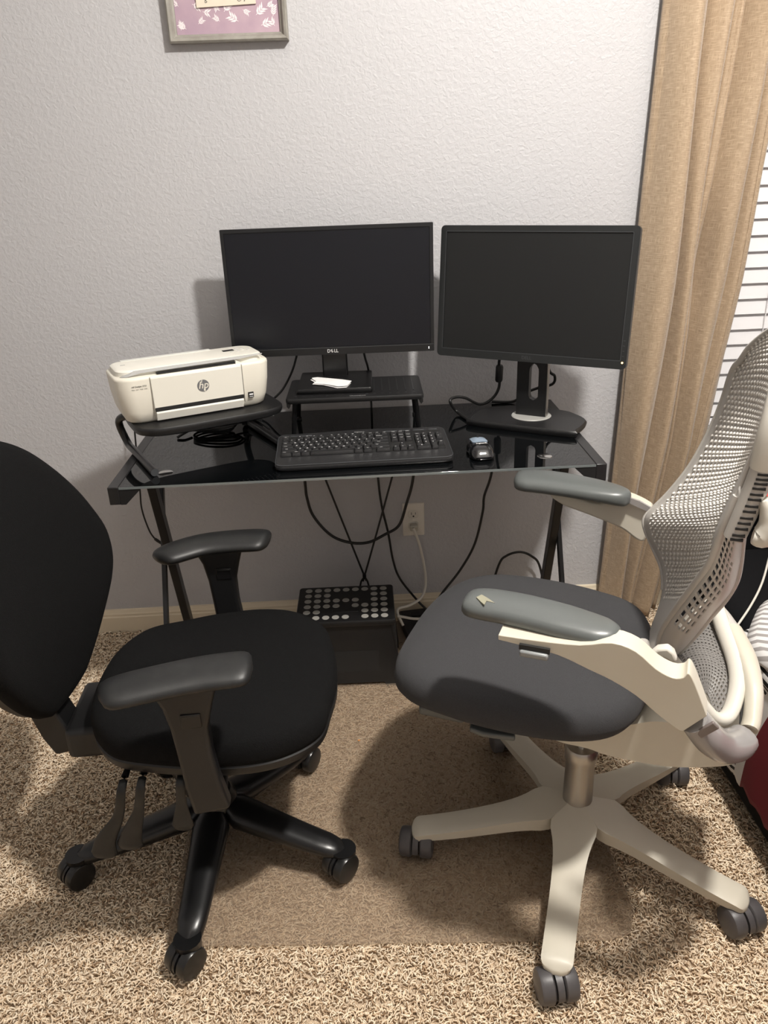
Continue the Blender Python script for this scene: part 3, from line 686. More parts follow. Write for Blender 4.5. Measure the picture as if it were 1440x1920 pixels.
for k, dz in ((1, -.004), (1, .0004), (.7, .0012), (.35, .0015), (.05, .0016)):
    rings.append([Vector((x*k, .0185+(y-.0185)*k, mz(x*k, .0185+(y-.0185)*k)+dz)) for x, y in ol])
MB().loft(rings).build('mouse_buttons', 'mouse_blue', mo, ang=60)
b = MB(); add_text(b, 'logitech', .0085, TM((0, -.018, .0352), (1, 0, 0), (0, 1, .15)), 0, .015); b.build('maker_logo', 'ink_white', mo, smooth_=False)
MB().box((0, .027, .036), (.005, .012, .004)).build('scroll_wheel', 'black_plastic', mo, bevel=.001)

# ------------------------------------------------------------------ cables on and under the desk
def PX(pts, y): return [P3(p, 1, y) for p in pts]
cable('cable', [(-.17, -.062, .70)] + PX([(572, 905), (576, 935), (588, 968), (620, 1003), (655, 1017), (690, 1017), (722, 1002), (748, 985), (762, 945), (775, 893)], -.06) + [(.175, -.062, .70)], .0045, 'cable', 'thick black cord hanging in a wide loop under the desk')
vc = at((683, 1075), 1, -.06); v2 = at((683, 1082), 1, -.06)
cable('cable', [(-.165, -.055, .73), P3((612, 903), 1, -.06), (vc.x-.003, vc.y, vc.z), (v2.x+.002, v2.y, v2.z), P3((692, 1100), 1, -.06), (.02, -.075, .03)], .0032, 'cable', 'thin black cable slanting down from the left into the crossing above the stool', group=None, sub=3)
cable('cable', [(.15, -.055, .73), P3((735, 895), 1, -.06), (vc.x+.003, vc.y-.002, vc.z), (v2.x-.002, v2.y-.002, v2.z), P3((675, 1100), 1, -.06), (-.03, -.075, .03)], .0032, 'cable', 'thin black cable slanting down from the right into the crossing above the stool', sub=3)
b = MB(); b.box((vc.x, vc.y-.001, vc.z-.006), (.012, .012, .014)); tag(b.build('cable_tie', 'cable', bevel=.002), 'small black tie joining the two crossed cables above the stool', 'cable tie')
cable('cable', [(.05, -.045, .70)] + PX([(709, 897), (716, 950), (728, 1000), (737, 1050), (750, 1085), (782, 1125)], -.04) + [(.20, -.06, .05), (.23, -.08, .02)], .0037, 'cable', 'black cord running down past the outlet toward the floor behind the grey seat')
cable('cable', [(.42, -.06, .70)] + PX([(922, 885), (908, 930), (905, 960), (890, 1020), (862, 1070)], -.05) + [(.24, -.06, .10), (.2, -.08, .02)], .004, 'cable', 'black cord curving down from the desk above the front of the grey seat')
cable('cable', [(.40, -.045, .06)] + PX([(935, 1060), (950, 1042), (975, 1035), (997, 1043), (1012, 1062)], -.04) + [(.60, -.045, .05)], .004, 'cable', 'short black cord arching up near the right leg of the desk')
ac = empty('cable', (-.655, -.06, .74), 0, 'thin black cord with a small plug drooping beside the left leg of the desk', 'cable')
a0_ = Vector((-.655, -.06, .74)); pa = [Vector(p)-a0_ for p in [(-.655, -.06, .74)] + PX([(262, 915), (266, 955), (280, 995), (292, 1012)], -.06)]
MB().tube(pa, .0025, 10).build('cord', 'cable', ac)
q0, q1 = at((290, 1010), 1, -.061)-a0_, at((307, 1022), 1, -.061)-a0_; MB().tube([q0, q0.lerp(q1, .3), q1], [.004, .005, .0035], 10, 0, 2).build('plug', 'cable', ac)
cable('cable', [(-.14, -.14, 1.0), P3((556, 668), 1, -.09), P3((546, 700), 1, -.085), P3((530, 730), 1, -.08), P3((513, 748), 1, -.08), (-.27, -.07, DZ+.02), (-.31, -.06, DZ+.006)], .0032, 'cable', 'thin black cable from behind the wide monitor down to the printer side')
cable('cable', [(.02, -.13, 1.0), P3((683, 664), 1, -.10), P3((690, 690), 1, -.085), P3((694, 720), 1, -.05), (.043, -.022, .78), (.043, -.02, .70)], .0032, 'cable', 'black cable dropping from the wide monitor behind its riser')
c2 = [(.425, -.17, 1.0), P3((937, 672), 1, -.13), P3((937, 700), 1, -.12), P3((935, 728), 1, -.12), P3((922, 748), 1, -.12), P3((900, 758), 1, -.125), P3((872, 746), 1, -.13), P3((853, 745), 1, -.14), P3((844, 753), 1, -.16), P3((858, 773), 2, DZ+.008), P3((888, 792), 2, DZ+.006), (.36, -.24, DZ+.006)]
vcb = empty('video_cable', c2[0], 0, 'black video cable with ferrite bead curling on the desk beside the inward turned monitor', 'cable')
o = MB().tube([Vector(p)-Vector(c2[0]) for p in c2], .0042, 10, 0, 8).build('cord', 'cable', vcb)
f0, f1 = at((937, 684), 1, -.123), at((935, 716), 1, -.12)
MB().tube([f0-Vector(c2[0]), f0.lerp(f1, .12)-Vector(c2[0]), f0.lerp(f1, .88)-Vector(c2[0]), f1-Vector(c2[0])], [.006, .0108, .0108, .006], 14, 0, 2).build('ferrite_bead', 'black_plastic', vcb)
cable('cable', [(.52, -.15, 1.0), P3((1028, 688), 1, -.14), P3((1040, 705), 1, -.13), P3((1036, 720), 1, -.12), P3((1010, 727), 1, -.10), P3((985, 737), 1, -.08), (.462, -.06, DZ+.006), (.40, -.05, DZ+.006)], .004, 'cable', 'black cord looping behind the neck of the inward turned monitor')

# ------------------------------------------------------------------ wall outlet
ox, oz = .1631, .3586
wo = empty('wall_outlet', (ox, 0, oz), 0, 'white double wall outlet with a white plug in its lower socket', 'outlet')
MB().loft([[Vector((x, y, z)) for x, z in rrect(.070*k, .114*k2, .004, 4)] for k, k2, y in ((1, 1, 0), (1, 1, -.003), (.95, .97, -.0055), (.9, .94, -.006))]).build('cover_plate', 'outlet', wo, ang=30)
for sz in (.0195, -.0195):
    b = MB(); b.loft([[Vector((x, y, z+sz)) for x, z in superell(.0172*k, .0142*k, 3, 32)] for k, y in ((1.05, -.0055), (1.0, -.0078), (.97, -.008))], 0)
    if sz > 0:
        b.box((-.0065, -.0082, sz+.003), (.0016, .0008, .0085), 1); b.box((.0065, -.0082, sz+.003), (.0016, .0008, .0075), 1)
        b.lathe([(0, 0), (.0028, 0), (.0028, .0006), (0, .0006)], 14, 1, TM((0, -.0079, sz-.0065), (1, 0, 0), (0, 0, 1)))
    b.build('socket', [mat('socket_white', (.74, .70, .62), .35) if sz > 0 else bpy.data.materials['socket_white'], 'dark_slot'], wo, ang=30)
MB().lathe([(0, 0), (.0028, 0), (.002, .0012), (0, .0012)], 14, T=TM((0, -.006, 0), (1, 0, 0), (0, 0, 1))).build('screw', 'outlet', wo)
wp = empty('plug_cord', (ox, -.01, oz-.02), 0, 'white plug and cord running from the outlet to the strip beside the stool', 'cord')
w0 = Vector((ox, -.01, oz-.02))
b = MB(); b.box((0, -.012, 0), (.026, .024, .019)); b.build('plug', mat('plug_cream', (.60, .56, .47), .4), wp, bevel=.004)
cp = [Vector((ox, -.034, oz-.026)), Vector((ox+.004, -.04, oz-.04))] + [at(p, 1, -.045) for p in ((775, 990), (786, 1020), (795, 1060), (798, 1095))] + [at((790, 1120), 1, -.08), at((768, 1135), 1, -.13), at((745, 1144), 1, -.17), Vector((.11, -.2, .085))]
MB().tube([p-w0 for p in cp], .0045, 10).build('cord', 'cable_white', wp)
cable('cable', [at((745, 1155), 1, -.19), at((757, 1157), 1, -.19), at((775, 1160), 1, -.19), at((800, 1160), 1, -.20)], .0042, 'cable_white', 'second white cord just above the floor right of the stool')
ups = empty('power_strip', (.165, -.13, 0), 8, 'black power strip on the floor right of the stool', 'power strip')
MB().box((0, -.02, .031), (.10, .21, .042)).build('strip_body', 'black_plastic', ups, bevel=.006)
for k in range(4): MB().box((.0, -.095+k*.048, .0535), (.03, .024, .003)).build('socket', 'dark_slot', ups, bevel=.001)

# ------------------------------------------------------------------ folding step stool
st = empty('step_stool', (-.062, -.288, 0), -1, 'black folding step stool with grey grip dots under the desk', 'stool')
SH = .228; tw, td = .285, .205
b = MB(); b.loft([[Vector((x, y, z)) for x, y in rrect(tw*k, td*k, .008, 4)] for k, z in ((.985, SH-.018), (1, SH-.014), (1, SH-.003), (.985, SH))], 0); b.build('stool_top', 'black_plastic', st)
grid = ["111111111", "111000011", "111111011", "111101111", "110000111", "111111011"]
grid = ["111111111",
        "111000011",
        "111111011",
        "111101111",
        "110000111",
        "111110111"]
b = MB()
for r_, line in enumerate(grid):
    for c_, ch in enumerate(line):
        if ch == '1':
            b.lathe([(0, SH), (.0105, SH), (.0100, SH+.0012), (0, SH+.0012)], 20, T=Matrix.Translation((-.1125+c_*.0281, .080-r_*.0315, 0)))
b.build('grip_dots', mat('grip_grey', (.36, .35, .32), .6), st)
MB().box((0, -.043, SH-.0005), (.075, .016, .0025)).build('handle_slot', 'dark_slot', st, bevel=.001)
fy = -td/2
b = MB(); P_ = [Vector((x, 0, z)) for x, z in ((-tw/2+.004, SH-.016), (tw/2-.004, SH-.016), (tw/2+.012, .03), (tw/2+.012, 0), (tw/2-.03, 0), (tw/2-.038, .016), (-tw/2+.038, .016), (-tw/2+.03, 0), (-tw/2-.012, 0), (-tw/2-.012, .03))]
def lean(p, s_): return Vector((p.x, s_*(td/2 - .012 + (SH-p.z)*.06), p.z))
for s_ in (-1, 1):
    MB().prism([lean(p, s_) for p in P_], (0, -s_*.012, 0)).build('leg_panel', 'black_plastic', st, bevel=.002)
q = [Vector((x, 0, z)) for x, z in ((-.09, .055), (.09, .055), (.09, .125), (-.09, .125))]
MB().prism([lean(p, -1)+Vector((0, -.0008, 0)) for p in q], (0, .0004, 0)).build('recess_panel', 'dark_slot', st, smooth_=False)
for sx in (-1, 1):
    for z0, z1 in ((.02, .115), (.115, SH-.02)):
        MB().prism([(sx*(tw/2+.004-.0*z0), -td/2+.004, z0), (sx*(tw/2+.004), td/2-.004, z0), (sx*(tw/2-.006), td/2-.006, z1), (sx*(tw/2-.006), -td/2+.006, z1)], (-sx*.006, 0, 0)).build('side_panel', 'black_plastic', st, bevel=.001)

# ------------------------------------------------------------------ black office chair
def caster(parent, x, y, z0, ang, wheel_m, hood_m, r=.0265, ww_=.021, gap=.006, stem=.075, off=.012):
    """a twin-wheel caster: hood with two wheels and a stem"""
    T = Matrix.Translation((x, y, z0)) @ Matrix.Rotation(ang, 4, 'Z')
    c = MB(); c.tube([(0, 0, r), (0, 0, stem-.0)], .006, 10, 0, 1)
    hood = [(r*.985*math.cos(a), r*.95*math.sin(a)) for a in [PI*k/12 for k in range(-1, 12)]]
    c.loft([[Vector((hx+off, sy*(gap/2-.0018), hz+r)) for hx, hz in hood] for sy in (-1, 1)], 0)
    c.v = [tuple(T @ Vector(v)) for v in c.v]
    h = c.build('caster', hood_m, parent, ang=40)
    for s_ in (-1, 1):
        w = MB(); w.lathe([(0, 0), (r*.55, 0), (r*.9, .001), (r, .004), (r, ww_*.72), (r*.93, ww_*.9), (r*.7, ww_), (0, ww_*1.0)], 28,
                          T=T @ TM((off, s_*gap/2, r), (1, 0, 0), (0, 0, -s_*1.0)))
        w.build('wheel', wheel_m, h, ang=40)
    return h
def leg_sector(ang, r1, w0, w1, zt0, zt1, side, n=18, m=12, round_end=.020, pw_=1.5, crown=.003):
    """one spoke of a moulded five-star base, root shaped so that five of them meet with fillets"""
    top, bot = [], []
    for t in [i/n*.93 for i in range(n)] + [.93, .95, .965, .978, .988, .995, 1.0]:
        r = .012 + (r1-.012)*t
        wd = w0 + (w1-w0)*t; a = r*math.tan(PI/5)
        wd += .085*math.exp(-max(0, r-.045)/.042); hw = -math.log(math.exp(-a*260) + math.exp(-wd/2*260))/260 if r < .2 else wd/2
        hw = min(hw, a) if r < .05 else hw
        if r > r1-round_end: q = (r-(r1-round_end))/round_end; hw *= max(.30, max(0.0, 1-q**3)**.5)
        zt = zt1 + (zt0-zt1)*(1-t)**pw_; th_ = side*(1-.45*t)
        rt, rb = [], []
        for j in range(m+1):
            u = -1+2*j/m
            rt.append(Vector((r, u*hw, zt - crown*min(1, max(0, (r-.07)/.05))*abs(u)**3 - (.012*((r-(r1-round_end))/round_end)**2 if r > r1-round_end else 0))))
            rb.append(Vector((r, u*hw*.86, zt-th_)))
        top.append(rt); bot.append(rb)
    R_ = Matrix.Rotation(ang, 3, 'Z'); rings = [[R_ @ p for p in (a + b[::-1])] for a, b in zip(top, bot)]
    return MB().loft(rings)

bx, by, bdeg = -.356, -.952, 2.0
B = Frame(bx, by, bdeg)
bc = empty('office_chair', (bx, by, 0), bdeg, 'black fabric office chair with rubber armrests and three paddles under the seat', 'office chair')
a0 = 4.661 - math.radians(bdeg)
BH = .150
for k in range(5):
    a = a0 + k*2*PI/5
    rings = []; n = 14
    for i in range(n+1):
        t = i/n; r = .02 + .285*t; hw = .042*(1-t) + .0265*t; a_ = r*math.tan(PI/5); hw = min(hw, a_*1.05 if r < .05 else hw)
        zt = .088 + (BH-.088)*(1-t)**1.25; hh = .056*(1-t) + .030*t
        if t > .86: q = (t-.86)/.14; hw *= math.sqrt(1-q*q*.8); zt -= .012*q*q
        rings.append([Vector((r, hw*math.cos(2*PI*j/20)*(1.0 if math.sin(2*PI*j/20) > 0 else 1.0), zt-hh/2 + hh/2*math.copysign(abs(math.sin(2*PI*j/20))**.75, math.sin(2*PI*j/20)))) for j in range(20)])
    mb = MB().loft(rings); R_ = Matrix.Rotation(a, 3, 'Z'); mb.v = [tuple(R_ @ Vector(v)) for v in mb.v]
    lg = mb.build('leg', 'black_satin', bc, ang=60)
    cr = .300; x, y = cr*math.cos(a), cr*math.sin(a); wx = bx + x*math.cos(B.a) - y*math.sin(B.a); wy = by + x*math.sin(B.a) + y*math.cos(B.a)
    MB().tube([(x, y, .045), (x, y, .078)], [.024, .027], 16, 0, 1).build('caster_socket', 'black_satin', bc)
    onmat = -.43 < wx < .5 and wy > -1.19
    caster(bc, x, y, MAT_Z+.001 if onmat else .004, math.radians((232, 226, 240, 215, 228)[k]-bdeg), 'caster_black', 'black_plastic', .032, .024, .010, stem=.06)
MB().lathe([(0, .088), (.044, .09), (.050, .12), (.046, BH), (.036, BH+.014), (0, BH+.014)], 32).build('hub', 'black_satin', bc)
MB().lathe([(0, .1), (.027, .1), (.027, .30), (.0155, .302), (.0155, .37), (0, .37)], 28).build('gas_column', 'black_plastic', bc)
MB().box((-.02, 0, .368), (.22, .16, .05)).build('seat_mechanism', 'black_plastic', bc, bevel=.012, seg=3)
so = [(.285, 0), (.282, .10), (.262, .185), (.205, .24), (.12, .262), (.02, .255), (-.07, .232), (-.14, .20), (-.185, .13), (-.20, .05)]
so = so + [(x - (.012 if x > .2 else 0), -y*.83) for x, y in so[::-1] if y > 0]
so = [tuple(p)[:2] for p in smooth_closed([(x, y, 0) for x, y in so], 5)]
def bz(x, y, z): return (-.10*max(0, x-.16)**1.5 + .012*max(0, -x-.05)/.15 - .006*(1-min(1, (abs(y)/.25)**2))) if z > .42 else -.0*x
cushion(so, [(.93, .382), (.985, .386), (1, .394), (1.0, .404), (.985, .408)]).build('seat_pan', 'black_plastic', bc)
cushion(so, [(.96, .404), (.993, .408), (1.005, .418), (1.005, .436), (.99, .452), (.95, .463), (.86, .468), (.7, .469), (.45, .468), (.15, .467)], bz).build('seat_cushion', 'black_fabric', bc, ang=80)
# backrest
bo = [(.438, .055), (.452, .082), (.485, .118), (.53, .156), (.585, .195), (.64, .222), (.70, .228), (.76, .212), (.82, .188), (.88, .153), (.93, .112), (.965, .06), (.975, .0)]
side = [Vector((0, y*1.06, z)) for z, y in bo]; full = side + [Vector((0, -p.y, p.z)) for p in side[-2::-1]] + [Vector((0, 0, .432))]
full = smooth_closed(full, 5); BCZ = .68
def bxs(y, z): return -.262 - .030*((z-.60)/.3)**2 - .02*max(0, (z-.6))/.3 + .75*(abs(y)**2.2)
BR = Matrix.Translation((-.27, 0, 0)) @ Matrix.Rotation(math.radians(-9), 4, 'Z') @ Matrix.Translation((.27, 0, 0))
def bring(k, dx): return [BR @ Vector((bxs(p.y*k, BCZ+(p.z-BCZ)*k)+dx, p.y*k, BCZ+(p.z-BCZ)*k)) for p in full]
MB().loft([bring(.97, -.026), bring(1.0, -.020), bring(1.01, -.008), bring(.995, .008), bring(.95, .017), bring(.86, .021), bring(.7, .022), bring(.5, .022), bring(.25, .022), bring(.05, .022)]).build('backrest_cushion', 'black_fabric', bc, ang=80)
MB().loft([bring(.05, -.062), bring(.6, -.062), bring(.88, -.056), bring(.985, -.044), bring(1.0, -.034), bring(.995, -.022), bring(.9, -.021), bring(.05, -.021)]).build('backrest_shell', 'black_plastic', bc, ang=60)
MB().prism([(-.345, -.036, .47), (-.295, -.036, .47), (-.262, -.036, .375), (-.20, -.036, .372), (-.20, -.036, .335), (-.30, -.036, .318), (-.318, -.036, .36)], (0, .072, 0)).build('back_support', 'black_plastic', bc, bevel=.006, seg=3)
MB().box((-.205, 0, .378), (.10, .17, .07)).build('rear_bracket', 'black_plastic', bc, bevel=.012, seg=3)
# armrests
for s_ in (-1, 1):
    z = .652
    if s_ < 0:
        ctr = [(-.095, -.292), (-.06, -.278), (0, -.262), (.06, -.25), (.12, -.245), (.150, -.244)]
    else:
        ctr = [(-.086, .196), (-.055, .228), (0, .256), (.06, .262), (.12, .258), (.152, .252)]
    rings = []; C_ = smooth([(x, y, 0) for x, y in ctr], 5); n = len(C_)
    for i, p in enumerate(C_):
        t = i/(n-1); e = math.sqrt(max(0, 1-(abs(t-.5)/.5)**7)); e = max(e, .12)
        tg = (C_[min(i+1, n-1)]-C_[max(i-1, 0)]).normalized(); nn = Vector((-tg.y, tg.x, 0)); hw = (.042+.007*t)*e; hh = .0185*max(e, .2)
        rings.append([p + nn*hw*math.cos(2*PI*j/24) + Vector((0, 0, z-.015-.004*math.cos(t*PI)*.5 + hh*(math.sin(2*PI*j/24)))) for j in range(24)])
    MB().loft(rings).build('armrest_pad', 'arm_rubber', bc, ang=80)
    yy = s_*.262
    outl = [(-.022, .632), (.092, .632), (.078, .585), (.068, .545), (.068, .49), (.074, .43), (.086, .365), (.02, .355), (.012, .42), (.008, .49), (.004, .545), (-.004, .59)]
    b = MB(); b.prism([(x, yy-.016, z_) for x, z_ in outl], (0, .032, 0)); post = b.build('armrest_post', 'black_plastic', bc, bevel=.008, seg=3)
    b = MB(); b.box((.042, yy-s_*.0-.017, .565), (.034, .003, .028)); b.box((.042, yy-.0175, .575), (.030, .003, .003)); b.build('height_button', 'black_satin', post, bevel=.0015)
    MB().tube([(.045, yy, .375), (.045, s_*.235, .345), (.045, s_*.16, .345), (.03, s_*.05, .352)], [.028, .026, .022, .02], 14, 0, 5, flat=.5).build('armrest_bracket', 'black_plastic', bc)
for px0, px1, px2, px3, wid in (((228, 1478), (222, 1530), (200, 1572), (196, 1598), 1.0), ((264, 1472), (260, 1520), (248, 1560), (244, 1582), 1.0), ((338, 1466), (340, 1505), (342, 1530), (343, 1546), .85)):
    y_ = -.205; P_ = [B.at(p, 1, y_) for p in (px0, px1, px2, px3)]
    b = MB(); b.tube([P_[0]+Vector((0, .05, .0)), P_[0], P_[1], P_[2], P_[3], P_[3]+Vector((-.002, 0, -.011))], [.006, .008, .010, .019*wid, .025*wid, .017*wid], 16, 0, 6, flat=.30, up=(0, 1, 0)); b.build('adjustment_paddle', 'arm_rubber', bc, ang=70)

# ------------------------------------------------------------------ white and grey office chair
wx_, wy_, wdeg = .43, -1.03, 156.0
Wf = Frame(wx_, wy_, wdeg)
wc = empty('office_chair', (wx_, wy_, 0), wdeg, 'cream and grey office chair with perforated back and dark grey seat', 'office chair')
a0 = 4.355 - math.radians(wdeg)
for k in range(5):
    a = a0 + k*2*PI/5
    mb = leg_sector(a, .357, .058, .058, .158, .086, .040); mb.build('leg', 'cream', wc, ang=50)
    cr = .346; x, y = cr*math.cos(a), cr*math.sin(a); p = Wf.R @ Vector((x, y, 0)) + Wf.o
    onmat = -.43 < p.x < .5 and p.y > -1.24
    caster(wc, x, y, MAT_Z+.001 if onmat else .003, math.radians(270-wdeg) + (.1, .25, -.1, .1, -.2)[k], 'caster_grey', 'caster_grey', .032, .029, .016, .066, .006)
MB().lathe([(0, .135), (.034, .14), (.031, .150), (.030, .26), (.033, .262), (.034, .285), (.030, .292), (.014, .293), (0, .293)], 36).build('gas_column', 'steel', wc)
MB().lathe([(0, .28), (.013, .28), (.013, .38), (0, .38)], 24).build('piston', 'chrome', wc)
so = [tuple(p)[:2] for p in smooth_closed([(x, y, 0) for x, y in ((.382, -.02), (.376, .08), (.345, .155), (.285, .20), (.18, .222), (.06, .222), (-.04, .198), (-.092, .15), (-.115, .07), (-.120, -.02), (-.115, -.11), (-.092, -.19), (-.04, -.24), (.06, -.268), (.18, -.275), (.285, -.255), (.345, -.205), (.376, -.12))], 5)]
def wz(x, y, z): return (-.9*max(0, x-.22)**2 + .0 - .008*(1-min(1, (abs(y)/.26)**2)) + .05*max(0, -x)) if z > .40 else 0
cushion(so, [(.80, .455), (.915, .458), (.965, .466), (.995, .479), (1.003, .490), (.99, .508), (.96, .522), (.90, .530), (.8, .534), (.6, .536), (.35, .536), (.08, .535)], wz).build('seat_cushion', 'grey_fabric', wc, ang=80)
cushion(so, [(.56, .428), (.66, .431), (.72, .438), (.72, .457)], None).build('seat_pan', 'chair_grey', wc)
MB().box((-.0, 0, .390), (.20, .13, .07)).build('tilt_mechanism', 'cream', wc, bevel=.015, seg=3)
# tilt body sweeping rearwards under the seat
def wat(px, y): return Wf.at(px, 1, y)
lo = [wat(p, .05) for p in ((1035, 1366), (1060, 1377), (1105, 1387), (1150, 1403), (1250, 1420), (1330, 1417), (1372, 1409), (1405, 1390))]
hi = [wat(p, .05) for p in ((1410, 1360), (1380, 1345), (1330, 1338), (1290, 1325), (1235, 1318), (1180, 1330), (1100, 1350), (1040, 1362))]
ring = smooth(lo, 4) + smooth(hi, 4)
b = MB(); L_ = []
for dy, k in ((-.10, .82), (-.085, .95), (0, 1.0), (.045, 1.0), (.075, .95), (.09, .8)):
    cx = sum(p.x for p in ring)/len(ring); cz = sum(p.z for p in ring)/len(ring)
    L_.append([Vector((cx+(p.x-cx)*(.96+.04*k), .0+dy, cz+(p.z-cz)*k)) for p in ring])
b.loft(L_); b.build('tilt_arm', 'cream', wc, ang=50)
# armrests
for s_ in (1, -1):
    if s_ > 0: ctr = [(.192, .222), (.15, .224), (.09, .230), (.02, .242), (-.04, .254), (-.070, .260)]; wd = [.036, .040, .041, .040, .034, .018]
    else: ctr = [(.229, -.318), (.193, -.320), (.125, -.312), (.046, -.296), (-.003, -.285), (-.030, -.277)]; wd = [.036, .050, .049, .042, .032, .018]
    C_ = smooth([(x, y, 0) for x, y in ctr], 6); n = len(C_); rings = []
    for i, p in enumerate(C_):
        t = i/(n-1); q = t*(len(wd)-1); j0 = min(int(q), len(wd)-2); w_ = wd[j0]+(wd[j0+1]-wd[j0])*(q-j0); e = math.sqrt(max(0.02, 1-(abs(t-.5)/.5)**9))
        tg = (C_[min(i+1, n-1)]-C_[max(i-1, 0)]).normalized(); nn = Vector((-tg.y, tg.x, 0)); hh = .0185*max(e, .3)
        zc_ = .742 + .006*math.sin(t*PI) - .018 + (.012 if s_ < 0 else 0)
        rings.append([p + nn*w_*e*math.copysign(abs(math.cos(2*PI*j/28))**.8, math.cos(2*PI*j/28)) + Vector((0, 0, zc_ + hh*math.copysign(abs(math.sin(2*PI*j/28))**.8, math.sin(2*PI*j/28)))) for j in range(28)])
    pad = MB().loft(rings).build('armrest_pad', 'arm_grey', wc, ang=80)
    if s_ > 0:
        b = MB(); pc = [at_ for at_ in (Wf.at(p, 2, .7435) for p in ((893, 1122), (903, 1117), (915, 1124), (928, 1133), (921, 1131), (912, 1129), (908, 1136), (902, 1131)))]
        b.prism([(p.x, p.y, .7436) for p in pc], (0, 0, .0024)); b.build('worn_patch', 'scuff', pad, smooth_=False)
    yA = s_*.275
    if s_ > 0:
        up = [(940, 1178), (1010, 1188), (1090, 1196), (1150, 1192), (1195, 1208), (1232, 1240), (1262, 1256), (1282, 1256), (1292, 1248), (1304, 1268), (1326, 1327)]
        dn = [(1281, 1356), (1268, 1350), (1232, 1322), (1195, 1290), (1150, 1262), (1108, 1242), (1050, 1215), (985, 1198), (940, 1187)]
    else:
        up = [(1035, 908), (1080, 925), (1125, 938), (1165, 925), (1200, 936), (1224, 950)]
        dn = [(1222, 975), (1211, 1006), (1196, 1006), (1172, 988), (1150, 977), (1100, 957), (1060, 942), (1035, 926)]
        yA = -.315
    pts = [wat(p, yA) for p in up]; pts2 = [wat(p, yA) for p in dn]
    pr_ = smooth(pts, 3) + smooth(pts2, 3)
    w2 = .021
    b = MB(); b.prism([(p.x, yA-w2-.0*s_, p.z) for p in pr_], (0, 2*w2, 0)); b.build('arm_support', 'cream', wc, bevel=.006, seg=3, ang=50)
    if s_ > 0: MB().prism([(-.04, yA-.05, .722), (.10, yA-.06, .716), (.10, yA-.01, .716), (-.04, yA-.01, .722)], (0, 0, .009)).build('pad_mount', 'chair_grey', wc, bevel=.002)
    if s_ > 0:
        MB().box((.055, yA+.006, .697), (.045, .05, .011)).build('armrest_lever', mat('lever_grey', (.24, .25, .25), .35), wc, bevel=.003)
        MB().box((.055, yA+.004, .7065), (.048, .044, .009)).build('lever_recess', 'dark_slot', wc)
# paddle under the seat front
b = MB(); q = [Wf.at(p, 2, .43) for p in ((884, 1352), (965, 1366), (966, 1390), (905, 1382), (880, 1372))]
b.prism([(p.x, p.y, .428) for p in q], (0, 0, .012)); b.build('adjustment_paddle', 'arm_grey', wc, bevel=.004, seg=3)
MB().box((.25, .13, .436), (.09, .09, .02)).build('paddle_mount', 'arm_grey', wc, bevel=.005)
# back shell
Fp = [((1207, 1228), -.06), ((1222, 1180), -.12), ((1243, 1115), -.17), ((1240, 1060), -.20), ((1214, 1003), -.22), ((1210, 970), -.23), ((1240, 940), -.23), ((1290, 880), -.22), ((1330, 810), -.21), ((1358, 742), -.20), ((1372, 696), -.175), ((1388, 676), -.13)]
Rp = [((1232, 1236), .0), ((1242, 1182), .06), ((1290, 1112), .13), ((1332, 1054), .19), ((1350, 1005), .205), ((1370, 958), .21), ((1389, 912), .21), ((1407, 866), .21), ((1425, 820), .21)]
FE = [wat(p, y) for p, y in Fp]; RE = [wat(p, y) for p, y in Rp] + [Vector((-.226, .205, 1.09)), Vector((-.234, .185, 1.128)), Vector((-.24, .14, 1.15))]
nV = 82; nU = 42
def resamp(P, n):
    Q = smooth(P, 10); d = [0]
    for a, c in zip(Q, Q[1:]): d.append(d[-1] + (c-a).length)
    out = []
    for i in range(n):
        t = d[-1]*i/(n-1); j = next((k for k in range(1, len(d)) if d[k] >= t-1e-9), len(d)-1)
        out.append(Q[j-1].lerp(Q[j], (t-d[j-1])/max(d[j]-d[j-1], 1e-9)))
    return out
def edge_param(P, n):      # same parameter for both edges: rows correspond by control point
    Q = smooth(P, 20); return [Q[round(i/(n-1)*(len(Q)-1))] for i in range(n)]
FE_, RE_ = edge_param(FE, nV), edge_param(RE, nV)
rows = []
for i in range(nV):
    a, c = FE_[i], RE_[i]; t = i/(nV-1); r = []
    for j in range(nU):
        u = j/(nU-1); p = a.lerp(c, u); s4 = 4*u*(1-u)
        p = p + Vector((-.022*s4*min(1, t*4), 0, (.05*s4**.7 if t > .0 else 0)*max(0, (t-.80)/.20)))
        r.append(p)
    rows.append(r)
mid = [r[3:-4] for r in rows[14:]]
pm = perf_patch(mid, .40, .46, False)
for i in range(0, len(mid)-1):
    for j in range(0, len(mid[0])-1):
        if (i+j) % 2: continue
        q = mid[i][j]; eu = (mid[i+1][j]-q)*.34; ev = (mid[i][j+1]-q)*.30; nn = eu.cross(ev).normalized()
        if nn.x < 0: nn = -nn
        pm.add([q+eu+nn*.0019, q+ev+nn*.0019, q-eu+nn*.0019, q-ev+nn*.0019, q+nn*.0036], [(0, 1, 4), (1, 2, 4), (2, 3, 4), (3, 0, 4)], 1)
M['mesh_node_lit'] = mat('mesh_lit_tone', (.80, .77, .72), .3, spec=.6)  # paler tone paints the lamp-lit look of the raised nodes
o = weld(pm.build('back_mesh', ['mesh_grey', 'mesh_node_lit'], wc, smooth_=True, solid=.0036, off=0, ang=60))
b = MB(); b.grid([r[:4] for r in rows]); b.grid([r[-5:] for r in rows]); b.grid([r for r in rows[:15]])
# thicker rounded rim round the top
o = weld(b.build('back_border', 'chair_grey', wc, solid=.006, off=0, ang=60))
topr = [rows[-1][j] for j in range(nU)]
MB().tube([p for p in FE_[16::5]] + [p for p in topr[3:-3:4]], .0055, 10, 0, 4).build('back_rim', 'chair_grey', wc)
